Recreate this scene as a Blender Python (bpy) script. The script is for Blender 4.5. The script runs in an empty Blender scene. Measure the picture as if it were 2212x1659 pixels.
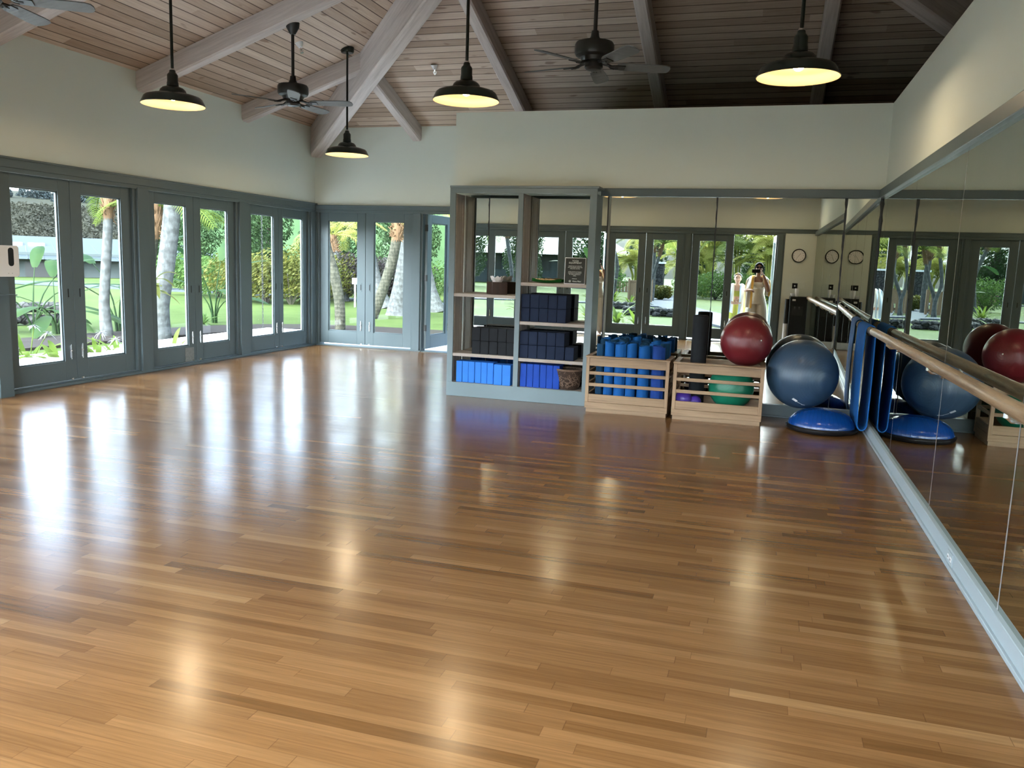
import bpy, bmesh, math, random
from mathutils import Vector, Matrix, Euler

# ------------------------------------------------------------------ camera, sky, exposure
scene = bpy.context.scene
COL = scene.collection
F_PX, YAW, PITCH, ROLL, EYE = 1760.4, 0.29148378, 0.14726989, 0.03287512, 1.45
_cy, _sy = math.cos(YAW), math.sin(YAW)
_fw = Vector((-_sy * math.cos(PITCH), _cy * math.cos(PITCH), -math.sin(PITCH)))
_r0 = Vector((_cy, _sy, 0)); _u0 = _r0.cross(_fw)
_rt = _r0 * math.cos(ROLL) + _u0 * math.sin(ROLL)
_up = _u0 * math.cos(ROLL) - _r0 * math.sin(ROLL)
cam_data = bpy.data.cameras.new('camera')
cam_data.sensor_fit = 'HORIZONTAL'; cam_data.sensor_width = 36.0
cam_data.lens = 36.0 * F_PX / 2212.0
cam_data.clip_start = 0.01; cam_data.clip_end = 500
cam = bpy.data.objects.new('camera', cam_data); COL.objects.link(cam)
cam.matrix_world = Matrix(((_rt.x, _up.x, -_fw.x, 0), (_rt.y, _up.y, -_fw.y, 0), (_rt.z, _up.z, -_fw.z, EYE), (0, 0, 0, 1)))
scene.camera = cam

vs = scene.view_settings
vs.view_transform = 'Standard'; vs.look = 'None'; vs.gamma = 1.0; vs.use_curve_mapping = False
vs.exposure = 3.5
SKY = 6.0           # brightness of the hazy sky
GLOW = 4.6          # the brighter haze in front of the hidden sun
LAMP = 1.8         # watts of each pendant bulb
cy = scene.cycles
cy.max_bounces = 9; cy.diffuse_bounces = 4; cy.glossy_bounces = 6; cy.transmission_bounces = 4
cy.transparent_max_bounces = 16; cy.caustics_reflective = True; cy.caustics_refractive = False
cy.sample_clamp_indirect = 6.0; cy.use_denoising = True

world = bpy.data.worlds.new('hazy_sky'); scene.world = world; world.use_nodes = True
wn = world.node_tree.nodes; wl_ = world.node_tree.links
for n in list(wn): wn.remove(n)
w_out = wn.new('ShaderNodeOutputWorld'); w_bg = wn.new('ShaderNodeBackground')
w_tc = wn.new('ShaderNodeTexCoord'); w_sep = wn.new('ShaderNodeSeparateXYZ'); w_rmp = wn.new('ShaderNodeValToRGB')
w_noi = wn.new('ShaderNodeTexNoise'); w_mix = wn.new('ShaderNodeMix'); w_mix.data_type = 'RGBA'
w_noi.inputs['Scale'].default_value = 2.2; w_noi.inputs['Detail'].default_value = 5
w_rmp.color_ramp.elements[0].position = 0.0; w_rmp.color_ramp.elements[0].color = (0.20, 0.22, .24, 1)
w_rmp.color_ramp.elements[1].position = 1.0; w_rmp.color_ramp.elements[1].color = (0.04, 0.055, 0.08, 1)
for _p, _c in ((.09, (0.18, 0.21, .24, 1)), (.15, (0.11, 0.14, .175, 1)), (.22, (0.078, 0.100, 0.138, 1)), (.5, (0.062, 0.082, 0.115, 1))): _e = w_rmp.color_ramp.elements.new(_p); _e.color = _c
w_mix.blend_type = 'MULTIPLY'; w_mix.inputs[7].default_value = (1.0, .97, .94, 1)
w_mr = wn.new('ShaderNodeMapRange'); w_mr.inputs[1].default_value = 0.42; w_mr.inputs[2].default_value = 0.62
wl_.new(w_tc.outputs['Generated'], w_sep.inputs[0]); wl_.new(w_sep.outputs['Z'], w_rmp.inputs[0])
wl_.new(w_tc.outputs['Generated'], w_noi.inputs['Vector']); wl_.new(w_noi.outputs[0], w_mr.inputs[0])
wl_.new(w_mr.outputs[0], w_mix.inputs[0]); wl_.new(w_rmp.outputs[0], w_mix.inputs[6])
wl_.new(w_mix.outputs[2], w_bg.inputs['Color']); w_dot = wn.new('ShaderNodeVectorMath'); w_dot.operation = 'DOT_PRODUCT'; w_dot.inputs[1].default_value = (-.18, -.88, .44)
w_glow = wn.new('ShaderNodeMapRange'); w_glow.interpolation_type = 'SMOOTHSTEP'      # sun behind the haze, at the photographer's back
for _i, _v in enumerate((.35, 1.0, 0, GLOW)): w_glow.inputs[_i + 1].default_value = _v
w_bg2 = wn.new('ShaderNodeBackground'); w_bg2.inputs['Color'].default_value = (.88, .95, 1.0, 1); w_add = wn.new('ShaderNodeAddShader')
wl_.new(w_tc.outputs['Generated'], w_dot.inputs[0]); wl_.new(w_dot.outputs['Value'], w_glow.inputs[0]); wl_.new(w_glow.outputs[0], w_bg2.inputs['Strength'])
w_bg.inputs['Strength'].default_value = SKY
wl_.new(w_bg.outputs[0], w_add.inputs[0]); wl_.new(w_bg2.outputs[0], w_add.inputs[1]); wl_.new(w_add.outputs[0], w_out.inputs[0])


# ------------------------------------------------------------------ geometry helpers
R = math.radians
def lerp(a, b, t): return a + (b - a) * t

class MB:
    """collects shapes and links them as ONE mesh object"""
    def __init__(s): s.v = []; s.f = []
    def add(s, vs_, fs):
        n = len(s.v); s.v += [Vector(p) for p in vs_]; s.f += [tuple(i + n for i in f) for f in fs]; return s
    def box(s, x0, y0, z0, x1, y1, z1, m=None):
        p = [Vector((x, y, z)) for z in (z0, z1) for y in (y0, y1) for x in (x0, x1)]
        if m is not None: p = [m @ q for q in p]
        return s.add(p, [(0, 2, 3, 1), (4, 5, 7, 6), (0, 1, 5, 4), (2, 6, 7, 3), (0, 4, 6, 2), (1, 3, 7, 5)])
    def beam(s, a, b, w, h):
        """bar with vertical sides; a and b are the ends of its top centre line"""
        a, b = Vector(a), Vector(b); d = (b - a); side = Vector((d.y, -d.x, 0)).normalized() * (w / 2); dn = Vector((0, 0, -h))
        p = [a - side, a + side, b + side, b - side, a - side + dn, a + side + dn, b + side + dn, b - side + dn]
        return s.add(p, [(0, 1, 2, 3), (4, 7, 6, 5), (0, 4, 5, 1), (1, 5, 6, 2), (2, 6, 7, 3), (3, 7, 4, 0)])
    def ring(s, c, ax, ay, n): return [c + ax * math.cos(2 * math.pi * i / n) + ay * math.sin(2 * math.pi * i / n) for i in range(n)]
    def loft(s, rings, cap=True, closed=False):
        n = len(rings[0]); b = len(s.v)
        for r in rings: s.v += [Vector(p) for p in r]
        m = len(rings)
        for k in range(m if closed else m - 1):
            k2 = (k + 1) % m
            for i in range(n):
                j = (i + 1) % n
                s.f.append((b + k * n + i, b + k * n + j, b + k2 * n + j, b + k2 * n + i))
        if cap and not closed:
            s.f.append(tuple(b + i for i in reversed(range(n)))); s.f.append(tuple(b + (m - 1) * n + i for i in range(n)))
        return s
    def tube(s, pts, r, n=10, flat=1.0, cap=True, closed=False):
        pts = [Vector(p) for p in pts]; m = len(pts)
        rs = r if isinstance(r, (list, tuple)) else [r] * m
        prev = None; rings = []
        for i, p in enumerate(pts):
            if closed: t = pts[(i + 1) % m] - pts[i - 1]
            else: t = pts[min(i + 1, m - 1)] - pts[max(i - 1, 0)]
            t.normalize()
            if prev is None:
                a = Vector((0, 0, 1)) if abs(t.z) < .9 else Vector((0, 1, 0))
                u = t.cross(a).normalized()
            else: u = (prev - t * prev.dot(t)).normalized()
            prev = u; w = t.cross(u)
            rings.append(s.ring(p, u * rs[i], w * rs[i] * flat, n))
        return s.loft(rings, cap, closed)
    def lathe(s, prof, n=32, c=(0, 0, 0), m=None, cap=False):
        c = Vector(c); rings = []
        for r, z in prof:
            q = s.ring(Vector((0, 0, z)), Vector((r, 0, 0)), Vector((0, r, 0)), n)
            rings.append([(m @ p if m is not None else p) + c for p in q])
        return s.loft(rings, cap)
    def ball(s, c, r, n=24, k=14, sc=(1, 1, 1)):
        c = Vector(c); rings = []
        for i in range(k + 1):
            a = -math.pi / 2 + math.pi * i / k; rr = max(math.cos(a), 1e-4) * r
            rings.append([c + Vector((p.x * sc[0], p.y * sc[1], p.z * sc[2])) for p in s.ring(Vector((0, 0, math.sin(a) * r)), Vector((rr, 0, 0)), Vector((0, rr, 0)), n)])
        return s.loft(rings)
    def sheet(s, rows):
        n = len(rows[0]); b = len(s.v)
        for r in rows: s.v += [Vector(p) for p in r]
        for k in range(len(rows) - 1):
            for i in range(n - 1): s.f.append((b + k * n + i, b + k * n + i + 1, b + (k + 1) * n + i + 1, b + (k + 1) * n + i))
        return s
    def build(s, name, mat, parent=None, world=False, bevel=0, smooth=35, label=None, kind=None):
        off = Vector((0, 0, 0))
        if world and parent is not None:
            p = parent
            while p is not None: off += p.location; p = p.parent
        me = bpy.data.meshes.new(name)
        me.from_pydata([tuple(v - off) for v in s.v], [], s.f); me.update()
        for m in (mat if isinstance(mat, (list, tuple)) else [mat]): me.materials.append(m)
        if smooth:
            me.polygons.foreach_set('use_smooth', [True] * len(me.polygons))
            me.set_sharp_from_angle(angle=R(smooth))
        o = bpy.data.objects.new(name, me); COL.objects.link(o)
        if parent is not None: o.parent = parent
        if bevel:
            b = o.modifiers.new('bevel', 'BEVEL'); b.width = bevel; b.segments = 2; b.limit_method = 'ANGLE'; b.angle_limit = R(40)
        if label: o['label'] = label
        if kind: o['kind'] = kind
        return o

def tag(o, label=None, cat=None, group=None, kind=None):
    if label: o['label'] = label
    if cat: o['category'] = cat
    if group: o['group'] = group
    if kind: o['kind'] = kind
    return o
def thing(name, label, cat, loc=(0, 0, 0), rz=0, group=None, kind=None):
    o = bpy.data.objects.new(name, None); o.empty_display_size = .1; COL.objects.link(o)
    o.location = loc; o.rotation_euler = (0, 0, rz)
    return tag(o, label, cat, group, kind)
def copy_tree(o, parent=None):
    c = o.copy(); COL.objects.link(c); c.parent = parent
    for ch in list(o.children): copy_tree(ch, c)
    return c
def dup(o, loc, rz=0, label=None, scale=None, group=None):
    c = copy_tree(o); c.location = loc; c.rotation_euler = (0, 0, rz)
    if scale: c.scale = scale
    if label: c['label'] = label
    if group: c['group'] = group
    return c
ORD = ['first', 'second', 'third', 'fourth', 'fifth', 'sixth', 'seventh', 'eighth', 'ninth', 'tenth', 'eleventh', 'twelfth', 'thirteenth', 'fourteenth', 'fifteenth', 'sixteenth']

# ------------------------------------------------------------------ material helpers
class NT:
    def __init__(s, name):
        s.m = bpy.data.materials.new(name); s.m.use_nodes = True; s.t = s.m.node_tree; s.n = s.t.nodes
        for x in list(s.n): s.n.remove(x)
        s.out = s.n.new('ShaderNodeOutputMaterial')
    def node(s, t, **kw):
        n = s.n.new(t)
        for k, v in kw.items(): setattr(n, k, v)
        return n
    def link(s, a, b): s.t.links.new(a, b)
    def put(s, sock, v):
        if isinstance(v, bpy.types.NodeSocket): s.link(v, sock)
        else: sock.default_value = v
    def math(s, op, a, b=0.0, c=0.0):
        n = s.node('ShaderNodeMath', operation=op)
        for i, v in enumerate((a, b, c)): s.put(n.inputs[i], v)
        return n.outputs[0]
    def obj(s): return s.node('ShaderNodeTexCoord').outputs['Object']
    def sep(s, v):
        n = s.node('ShaderNodeSeparateXYZ'); s.link(v, n.inputs[0]); return n.outputs
    def comb(s, x, y, z):
        n = s.node('ShaderNodeCombineXYZ')
        for i, v in enumerate((x, y, z)): s.put(n.inputs[i], v)
        return n.outputs[0]
    def noise(s, vec, scale, detail=4, rough=.55, dist=0):
        n = s.node('ShaderNodeTexNoise'); s.link(vec, n.inputs['Vector'])
        n.inputs['Scale'].default_value = scale; n.inputs['Detail'].default_value = detail
        n.inputs['Roughness'].default_value = rough; n.inputs['Distortion'].default_value = dist
        return n.outputs[0]
    def mapping(s, vec, sc):
        n = s.node('ShaderNodeMapping'); s.link(vec, n.inputs[0]); n.inputs['Scale'].default_value = sc; return n.outputs[0]
    def white(s, vec):
        n = s.node('ShaderNodeTexWhiteNoise', noise_dimensions='3D'); s.link(vec, n.inputs['Vector']); return n.outputs['Value']
    def ramp(s, fac, stops, interp='LINEAR'):
        n = s.node('ShaderNodeValToRGB'); s.link(fac, n.inputs[0]); cr = n.color_ramp; cr.interpolation = interp
        while len(cr.elements) < len(stops): cr.elements.new(.5)
        for e, (p, c) in zip(cr.elements, stops): e.position = p; e.color = (*c, 1)
        return n.outputs[0]
    def mix(s, fac, a, b, blend='MIX'):
        n = s.node('ShaderNodeMix', data_type='RGBA', blend_type=blend)
        s.put(n.inputs[0], fac)
        for i, v in ((6, a), (7, b)): s.put(n.inputs[i], v if isinstance(v, bpy.types.NodeSocket) else (*v, 1))
        return n.outputs[2]
    def rng(s, v, a, b, c, d):
        n = s.node('ShaderNodeMapRange'); s.link(v, n.inputs[0])
        for i, x in enumerate((a, b, c, d)): n.inputs[i + 1].default_value = x
        return n.outputs[0]
    def bump(s, h, strength=.2, dist=.002, normal=None):
        n = s.node('ShaderNodeBump'); n.inputs['Strength'].default_value = strength; n.inputs['Distance'].default_value = dist
        s.link(h, n.inputs['Height'])
        if normal is not None: s.link(normal, n.inputs['Normal'])
        return n.outputs[0]
    def bsdf(s, color, rough=.5, metal=0.0, spec=.5, normal=None, **kw):
        p = s.node('ShaderNodeBsdfPrincipled')
        s.put(p.inputs['Base Color'], color if isinstance(color, bpy.types.NodeSocket) else (*color, 1))
        s.put(p.inputs['Roughness'], rough); p.inputs['Metallic'].default_value = metal
        p.inputs['Specular IOR Level'].default_value = spec
        if normal is not None: s.link(normal, p.inputs['Normal'])
        for k, v in kw.items():
            s.put(p.inputs[k.replace('_', ' ')], v)
        s.link(p.outputs[0], s.out.inputs[0]); return p

def mat(name, c, rough=.5, metal=0.0, spec=.5, var=.08, vs_=6.0, bump=.0, bs=120.0, st=(1, 1, 1), **kw):
    """plain stuff with a procedural mottling of its colour and an optional fine relief"""
    t = NT(name); co = t.mapping(t.obj(), st)
    f = t.noise(co, vs_, 4)
    col = t.mix(f, tuple(x * (1 - var) for x in c), tuple(min(1, x * (1 + var)) for x in c))
    nrm = t.bump(t.noise(co, bs, 3), bump, .003) if bump else None
    t.bsdf(col, rough, metal, spec, nrm, **kw)
    return t.m
def wood(name, c1, c2, rough=.45, axis='x', scale=1.0, spec=.4, knots=False):
    """long-grained wood; axis is the grain's direction"""
    t = NT(name); k = {'x': (1.2, 22, 22), 'y': (22, 1.2, 22), 'z': (22, 22, 1.2)}[axis]
    o = t.obj(); co = t.mapping(o, tuple(a * scale for a in k))
    a = t.noise(co, 1.0, 6, .6, .6); b = t.noise(t.mapping(o, tuple(q * 3 * scale for q in k)), 1.6, 3)
    f = t.math('ADD', t.math('MULTIPLY', a, .75), t.math('MULTIPLY', b, .35))
    col = t.ramp(f, [(.32, c2), (.62, c1), (.85, tuple(min(1, x * 1.12) for x in c1))])
    t.bsdf(col, rough, 0, spec, t.bump(b, .12, .002)); return t.m
OUT = .46
def leaf(name, c1, c2, rough=.7, trans=.35, scale=1.5):
    c1, c2 = tuple(q * OUT for q in c1), tuple(q * OUT for q in c2)
    t = NT(name); f = t.noise(t.obj(), scale, 3); ri = t.node('ShaderNodeObjectInfo').outputs['Random']
    g = t.math('ADD', t.math('MULTIPLY', t.rng(f, .3, .7, 0, 1), .8), t.math('MULTIPLY', ri, .2))
    col = t.mix(g, c1, c2)
    p = t.bsdf(col, max(rough, .6), 0, .12)
    tr = t.node('ShaderNodeBsdfTranslucent'); t.link(col, tr.inputs[0])
    mx = t.node('ShaderNodeMixShader'); mx.inputs[0].default_value = trans
    t.link(p.outputs[0], mx.inputs[1]); t.link(tr.outputs[0], mx.inputs[2]); t.link(mx.outputs[0], t.out.inputs[0])
    return t.m

# ------------------------------------------------------------------ materials
def floor_material():
    t = NT('oak_strip_floor'); x, y, z = t.sep(t.obj())
    W = .057
    yr = t.math('DIVIDE', y, W); row = t.math('FLOOR', yr); fy = t.math('FRACT', yr)
    r1 = t.white(t.comb(row, 3.3, 0)); r2 = t.white(t.comb(row, 9.1, 4))
    ln = t.math('ADD', .55, t.math('MULTIPLY', r1, .75))
    xs = t.math('ADD', t.math('DIVIDE', x, ln), t.math('MULTIPLY', r2, 37.0))
    xs = t.math('ADD', xs, t.math('MULTIPLY', t.math('SINE', t.math('MULTIPLY', xs, 2.1)), .28))
    colm = t.math('FLOOR', xs); fx = t.math('FRACT', xs)
    cell = t.white(t.comb(row, colm, 1.7)); cell2 = t.white(t.comb(row, colm, 8.2))
    tone = t.ramp(cell, [(0, (.112, .051, .016)), (.10, (.150, .071, .024)), (.5, (.184, .090, .032)), (.92, (.214, .109, .041)), (1, (.255, .143, .060))])
    gv = t.comb(t.math('ADD', t.math('MULTIPLY', x, 2.2), t.math('MULTIPLY', cell2, 50)), t.math('MULTIPLY', y, 55), cell)
    g = t.noise(gv, 1.0, 5, .62, .8)
    g2 = t.noise(t.comb(t.math('MULTIPLY', x, 7), t.math('MULTIPLY', y, 230), cell), 1.0, 3)
    shade = t.math('ADD', t.rng(g, .25, .75, .72, 1.16), t.math('MULTIPLY', t.math('SUBTRACT', g2, .5), .22))
    col = t.mix(1.0, tone, t.comb(shade, shade, shade), 'MULTIPLY')
    ey = t.math('MINIMUM', fy, t.math('SUBTRACT', 1.0, fy))
    gapy = t.rng(ey, .0, .035, 1.0, 0.0)
    ex = t.math('MULTIPLY', t.math('MINIMUM', fx, t.math('SUBTRACT', 1.0, fx)), ln)
    gapx = t.rng(ex, .0, .0022, 1.0, 0.0)
    gap = t.math('MULTIPLY', t.math('MAXIMUM', t.math('MULTIPLY', gapy, .40), t.math('MULTIPLY', gapx, .75)), 1.0)
    col = t.mix(gap, col, (.07, .032, .014))
    wear = t.noise(t.obj(), 1.3, 3)
    rough = t.math('ADD', t.rng(wear, .3, .7, .15, .21), t.math('MULTIPLY', g, .06))
    # boards are cupped and lie at slightly different tilts
    h = t.math('ADD', t.math('MULTIPLY', t.math('POWER', t.math('SUBTRACT', fy, .5), 2.0), .8),
               t.math('MULTIPLY', t.math('SUBTRACT', cell2, .5), t.math('MULTIPLY', fy, .28)))
    h = t.math('ADD', h, t.math('MULTIPLY', t.noise(t.mapping(t.obj(), (1.2, 14, 1)), 1.0, 2), .5))
    nrm = t.bump(h, .017, .0035)
    t.bsdf(col, rough, 0, .42, nrm)
    return t.m
def board_material(name, along):
    """tongue-and-groove ceiling boards, whitewashed cedar; along = direction of the boards"""
    t = NT(name); x, y, z = t.sep(t.obj())
    a, b = (x, y) if along == 'x' else (y, x)
    W = .1245
    br = t.math('DIVIDE', b, W); row = t.math('FLOOR', br); fb = t.math('FRACT', br)
    r2 = t.white(t.comb(row, 2.2, 5)); sx = t.math('ADD', t.math('DIVIDE', a, 3.1), t.math('MULTIPLY', r2, 9))
    cell = t.white(t.comb(row, t.math('FLOOR', sx), 3.1))
    tone = t.ramp(cell, [(0, (.42, .32, .25)), (.5, (.53, .415, .335)), (1, (.65, .54, .46))])
    gv = t.comb(t.math('MULTIPLY', a, 1.6), t.math('MULTIPLY', b, 34), t.math('MULTIPLY', cell, 30))
    g = t.noise(gv, 1.0, 6, .65, 1.2)
    col = t.mix(t.rng(g, .3, .7, 0, 1), t.mix(1, tone, (.74, .70, .68), 'MULTIPLY'), tone)
    kn = t.noise(t.comb(t.math('MULTIPLY', a, 2.2), t.math('MULTIPLY', b, 7), cell), 1.5, 1)
    col = t.mix(t.math('MULTIPLY', t.rng(kn, .70, .76, 0, 1), .6), col, (.17, .10, .07))
    e = t.math('MINIMUM', fb, t.math('SUBTRACT', 1.0, fb))
    gap = t.rng(e, .026, .056, 1.0, 0.0)
    col = t.mix(t.math('MULTIPLY', gap, .95), col, (.075, .050, .040))
    t.bsdf(col, .75, 0, .2, t.bump(t.math('SUBTRACT', 1.0, gap), .5, .006)); return t.m
def glass_material(name, tint=(1, 1, 1)):
    t = NT(name); fr = t.node('ShaderNodeFresnel'); fr.inputs['IOR'].default_value = 1.45
    n = t.noise(t.obj(), 2.0, 2)
    tr = t.node('ShaderNodeBsdfTransparent'); t.put(tr.inputs[0], t.mix(n, tuple(x * .985 for x in tint), tint))
    gl = t.node('ShaderNodeBsdfGlossy'); gl.inputs['Roughness'].default_value = 0.0
    bf = t.node('ShaderNodeNewGeometry').outputs['Backfacing']      # one clean reflection per pane, from the face the ray meets first
    mx = t.node('ShaderNodeMixShader'); t.link(t.math('MULTIPLY', fr.outputs[0], t.math('SUBTRACT', 1.0, bf)), mx.inputs[0]); t.link(tr.outputs[0], mx.inputs[1]); t.link(gl.outputs[0], mx.inputs[2])
    t.link(mx.outputs[0], t.out.inputs[0]); return t.m
def mirror_material():
    t = NT('mirror_silver'); o = t.obj()
    gl = t.node('ShaderNodeBsdfGlossy'); gl.inputs['Roughness'].default_value = 0.0
    smear = t.noise(t.mapping(o, (1.5, 1.5, .6)), 2.0, 3)
    t.put(gl.inputs[0], t.mix(smear, (.58, .615, .575), (.64, .67, .625)))
    t.link(t.bump(t.noise(o, 1.1, 1), .010, .0016), gl.inputs['Normal'])
    t.link(gl.outputs[0], t.out.inputs[0]); return t.m
def ball_material(name, c, rough=.32, n=70.0):
    """rubber with the fine moulded rings of an exercise ball around its axis"""
    t = NT(name); x, y, z = t.sep(t.obj())
    lat = t.math('ARCTAN2', x, t.math('SQRT', t.math('ADD', t.math('MULTIPLY', y, y), t.math('MULTIPLY', z, z))))
    rg = t.math('SINE', t.math('MULTIPLY', lat, n)); line = t.rng(rg, .90, 1.0, 0, 1)
    dust = t.noise(t.obj(), 9, 4)
    col = t.mix(t.math('MULTIPLY', line, .35), t.mix(dust, tuple(q * .9 for q in c), tuple(min(1, q * 1.1) for q in c)), tuple(q * .45 for q in c))
    t.bsdf(col, rough, 0, .5, t.bump(line, .25, .003)); return t.m
def emit(name, c, s):
    t = NT(name); e = t.node('ShaderNodeEmission'); e.inputs[0].default_value = (*c, 1); e.inputs[1].default_value = s
    n = t.noise(t.obj(), 3); t.put(e.inputs[0], t.mix(n, c, tuple(q * .97 for q in c)))
    t.link(e.outputs[0], t.out.inputs[0]); return t.m
def stripes(name, axis, cols, period, rough=.9, blur=.02):
    t = NT(name); xyz = t.sep(t.obj()); v = xyz[{'x': 0, 'y': 1, 'z': 2}[axis]]
    f = t.math('FRACT', t.math('ADD', t.math('DIVIDE', v, period), t.math('MULTIPLY', t.noise(t.obj(), 4, 2), .06)))
    k = len(cols); st = []
    for i, c in enumerate(cols): st += [(i / k, c), ((i + 1) / k - blur, c)]
    col = t.ramp(f, st[:16])
    t.bsdf(col, rough, 0, .15, t.bump(t.noise(t.obj(), 300, 2), .3, .002)); return t.m
def grass_material():
    t = NT('lawn_grass'); o = t.obj(); a = t.noise(o, .22, 4); b = t.noise(o, 2.3, 4); c = t.noise(o, 38, 3)
    col = t.ramp(t.math('ADD', t.math('MULTIPLY', a, .55), t.math('ADD', t.math('MULTIPLY', b, .25), t.math('MULTIPLY', c, .25))),
                 [(.38, (.024, .038, .007)), (.52, (.036, .056, .013)), (.66, (.055, .068, .018)), (.76, (.066, .060, .030))])
    t.bsdf(col, .9, 0, .1, t.bump(c, .6, .03)); return t.m
def stone_material(name, c1, c2):
    t = NT(name); v = t.node('ShaderNodeTexVoronoi'); v.feature = 'DISTANCE_TO_EDGE'; v.inputs['Scale'].default_value = 5
    t.link(t.obj(), v.inputs['Vector']); e = t.rng(v.outputs[0], 0, .12, 0, 1)
    col = t.mix(e, (.012, .012, .012), t.mix(t.noise(t.obj(), 7, 4), c1, c2))
    t.bsdf(col, .9, 0, .2, t.bump(e, .8, .03)); return t.m
def ringed_trunk(name, c1, c2, n=9.0):
    t = NT(name); x, y, z = t.sep(t.obj())
    w = t.math('SINE', t.math('ADD', t.math('MULTIPLY', z, n * 6.28), t.math('MULTIPLY', t.noise(t.obj(), 5, 3), 7)))
    f = t.noise(t.mapping(t.obj(), (6, 6, 3)), 2.5, 5)
    col = t.mix(t.rng(w, .2, 1.0, 0, .35), t.mix(t.rng(f, .35, .65, 0, 1), c1, c2), tuple(q * .5 for q in c2))
    t.bsdf(col, .9, 0, .15, t.bump(w, .25, .01)); return t.m

M = {}
M['floor'] = floor_material()
M['boards_y'] = board_material('cedar_boards_side', 'y'); M['boards_x'] = board_material('cedar_boards_back', 'x')
M['beam'] = wood('whitewashed_beam', (.56, .50, .48), (.38, .33, .315), .7, 'x', .6, .25)
M['wall'] = mat('sage_cream_plaster', (.655, .695, .645), .85, 0, .25, .03, 1.2, .12, 160)
M['unlit'] = mat('shade_darkened_wall', (.10, .09, .08), .9, 0, .1, .1)  # shade put into the colour so the ceiling beyond the partition stays dim
M['trim'] = mat('blue_grey_paint_backlit', (.090, .122, .135), .42, 0, .45, .05, 3, .05, 60)  # darker copy of the blue-grey paint, with the doors' backlit shade in its colour
M['shelf_paint'] = mat('blue_grey_paint_daylit', (.145, .19, .215), .40, 0, .45, .05, 3, .04, 60)  # same blue-grey paint, kept lighter for daylight on the shelf front
M['white_base'] = mat('pale_painted_base', (.30, .36, .40), .4, 0, .45, .05, 2)
M['glass'] = glass_material('window_glass', (.97, .995, .985))
M['mirror'] = mirror_material()
M['seam'] = mat('tarnished_edge', (.030, .036, .045), .45, .3, .4, .5, 30)
M['seam_light'] = mat('bright_bevel_edge', (.55, .56, .58), .25, .6, .5, .2, 20)
M['chrome'] = mat('chrome', (.75, .76, .78), .15, 1.0, .5, .05)
M['dark_metal'] = mat('bronze_metal', (.022, .022, .022), .38, .3, .5, .3, 12)
M['black'] = mat('black_plastic', (.006, .006, .007), .4, 0, .3, .2)
M['lamp_green'] = mat('dark_green_enamel', (.008, .016, .014), .25, 0, .5, .2)
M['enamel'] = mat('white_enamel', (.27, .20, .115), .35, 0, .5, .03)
M['bulb'] = emit('glowing_bulb', (1.0, .80, .50), 13.0)
M['shelf_wood'] = wood('whitewashed_shelf_wood', (.40, .345, .31), (.28, .23, .20), .55, 'x', 1)
M['shelf_wood_z'] = wood('whitewashed_side_wood', (.33, .285, .255), (.22, .185, .16), .55, 'z', 1)
M['crate'] = wood('oiled_crate_wood', (.30, .195, .115), (.185, .112, .062), .5, 'x', 1.2)
M['crate_y'] = wood('oiled_crate_wood_side', (.30, .195, .115), (.185, .112, .062), .5, 'y', 1.2)
M['crate_z'] = wood('oiled_crate_wood_post', (.32, .21, .125), (.20, .12, .068), .5, 'z', 1.2)
M['barre'] = wood('worn_barre_wood', (.30, .20, .115), (.085, .048, .026), .42, 'y', 2.4)
M['foam_black'] = mat('charcoal_foam', (.012, .014, .018), .8, 0, .25, .15, 20, .3, 300)
M['foam_navy'] = mat('navy_foam', (.004, .012, .038), .75, 0, .3, .15, 20, .3, 300)
M['foam_sky'] = mat('bright_blue_foam', (.03, .18, .62), .75, 0, .3, .08, 12, .3, 300)
M['foam_royal'] = mat('royal_blue_foam', (.008, .055, .36), .75, 0, .3, .1, 12, .3, 300)
M['mat_blue'] = mat('blue_mat_foam', (.005, .085, .30), .8, 0, .25, .1, 14, .4, 260)
M['mat_royal'] = mat('royal_mat_foam', (.008, .042, .22), .8, 0, .25, .1, 14, .4, 260)
M['mat_teal'] = mat('dark_teal_mat_foam', (.003, .035, .085), .8, 0, .25, .1, 14, .4, 260)
M['red_ball'] = ball_material('red_rubber', (.15, .012, .018))
M['blue_ball'] = ball_material('slate_blue_rubber', (.030, .062, .112), .36, 80)
M['green_ball'] = ball_material('green_rubber', (.006, .15, .085), .38)
M['purple_ball'] = ball_material('purple_rubber', (.055, .022, .27), .35, 40)
M['dome'] = ball_material('blue_dome_rubber', (.003, .042, .21), .22, 50)
M['basket'] = mat('dark_wicker', (.045, .026, .018), .75, 0, .3, .5, 40, .5, 90)
M['wicker'] = mat('dark_wicker_strand', (.16, .10, .07), .6, 0, .4, .5, 60)
M['tissue_box'] = wood('dark_walnut', (.055, .028, .020), (.022, .012, .010), .45, 'z', 1)
M['paper'] = mat('white_tissue', (.80, .78, .80), .9, 0, .2, .05, 30)
M['sign'] = mat('black_sign_face', (.016, .018, .014), .35, 0, .4, .2)
M['ink'] = mat('white_lettering', (.80, .80, .76), .6, 0, .3, .02)
M['tray'] = mat('leaf_green_glaze', (.006, .14, .022), .3, 0, .5, .35, 25)
M['snack'] = mat('tan_wafers', (.55, .38, .20), .8, 0, .3, .4, 40)
M['white_plastic'] = mat('white_plastic', (.72, .72, .74), .4, 0, .5, .03)
M['fan_blade'] = wood('pickled_fan_blade', (.15, .155, .155), (.09, .092, .095), .6, 'x', 1)
M['skin'] = mat('tanned_skin', (.30, .165, .11), .55, 0, .35, .08, 9)
M['skin_fair'] = mat('fair_skin', (.52, .33, .25), .55, 0, .35, .07, 9)
M['hair'] = mat('black_hair', (.010, .008, .008), .75, 0, .15, .4, 30, .5, 200, (1, 1, .2))
M['hair_brown'] = mat('brown_hair', (.05, .03, .02), .7, 0, .2, .4, 30, .5, 200, (1, 1, .2))
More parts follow.
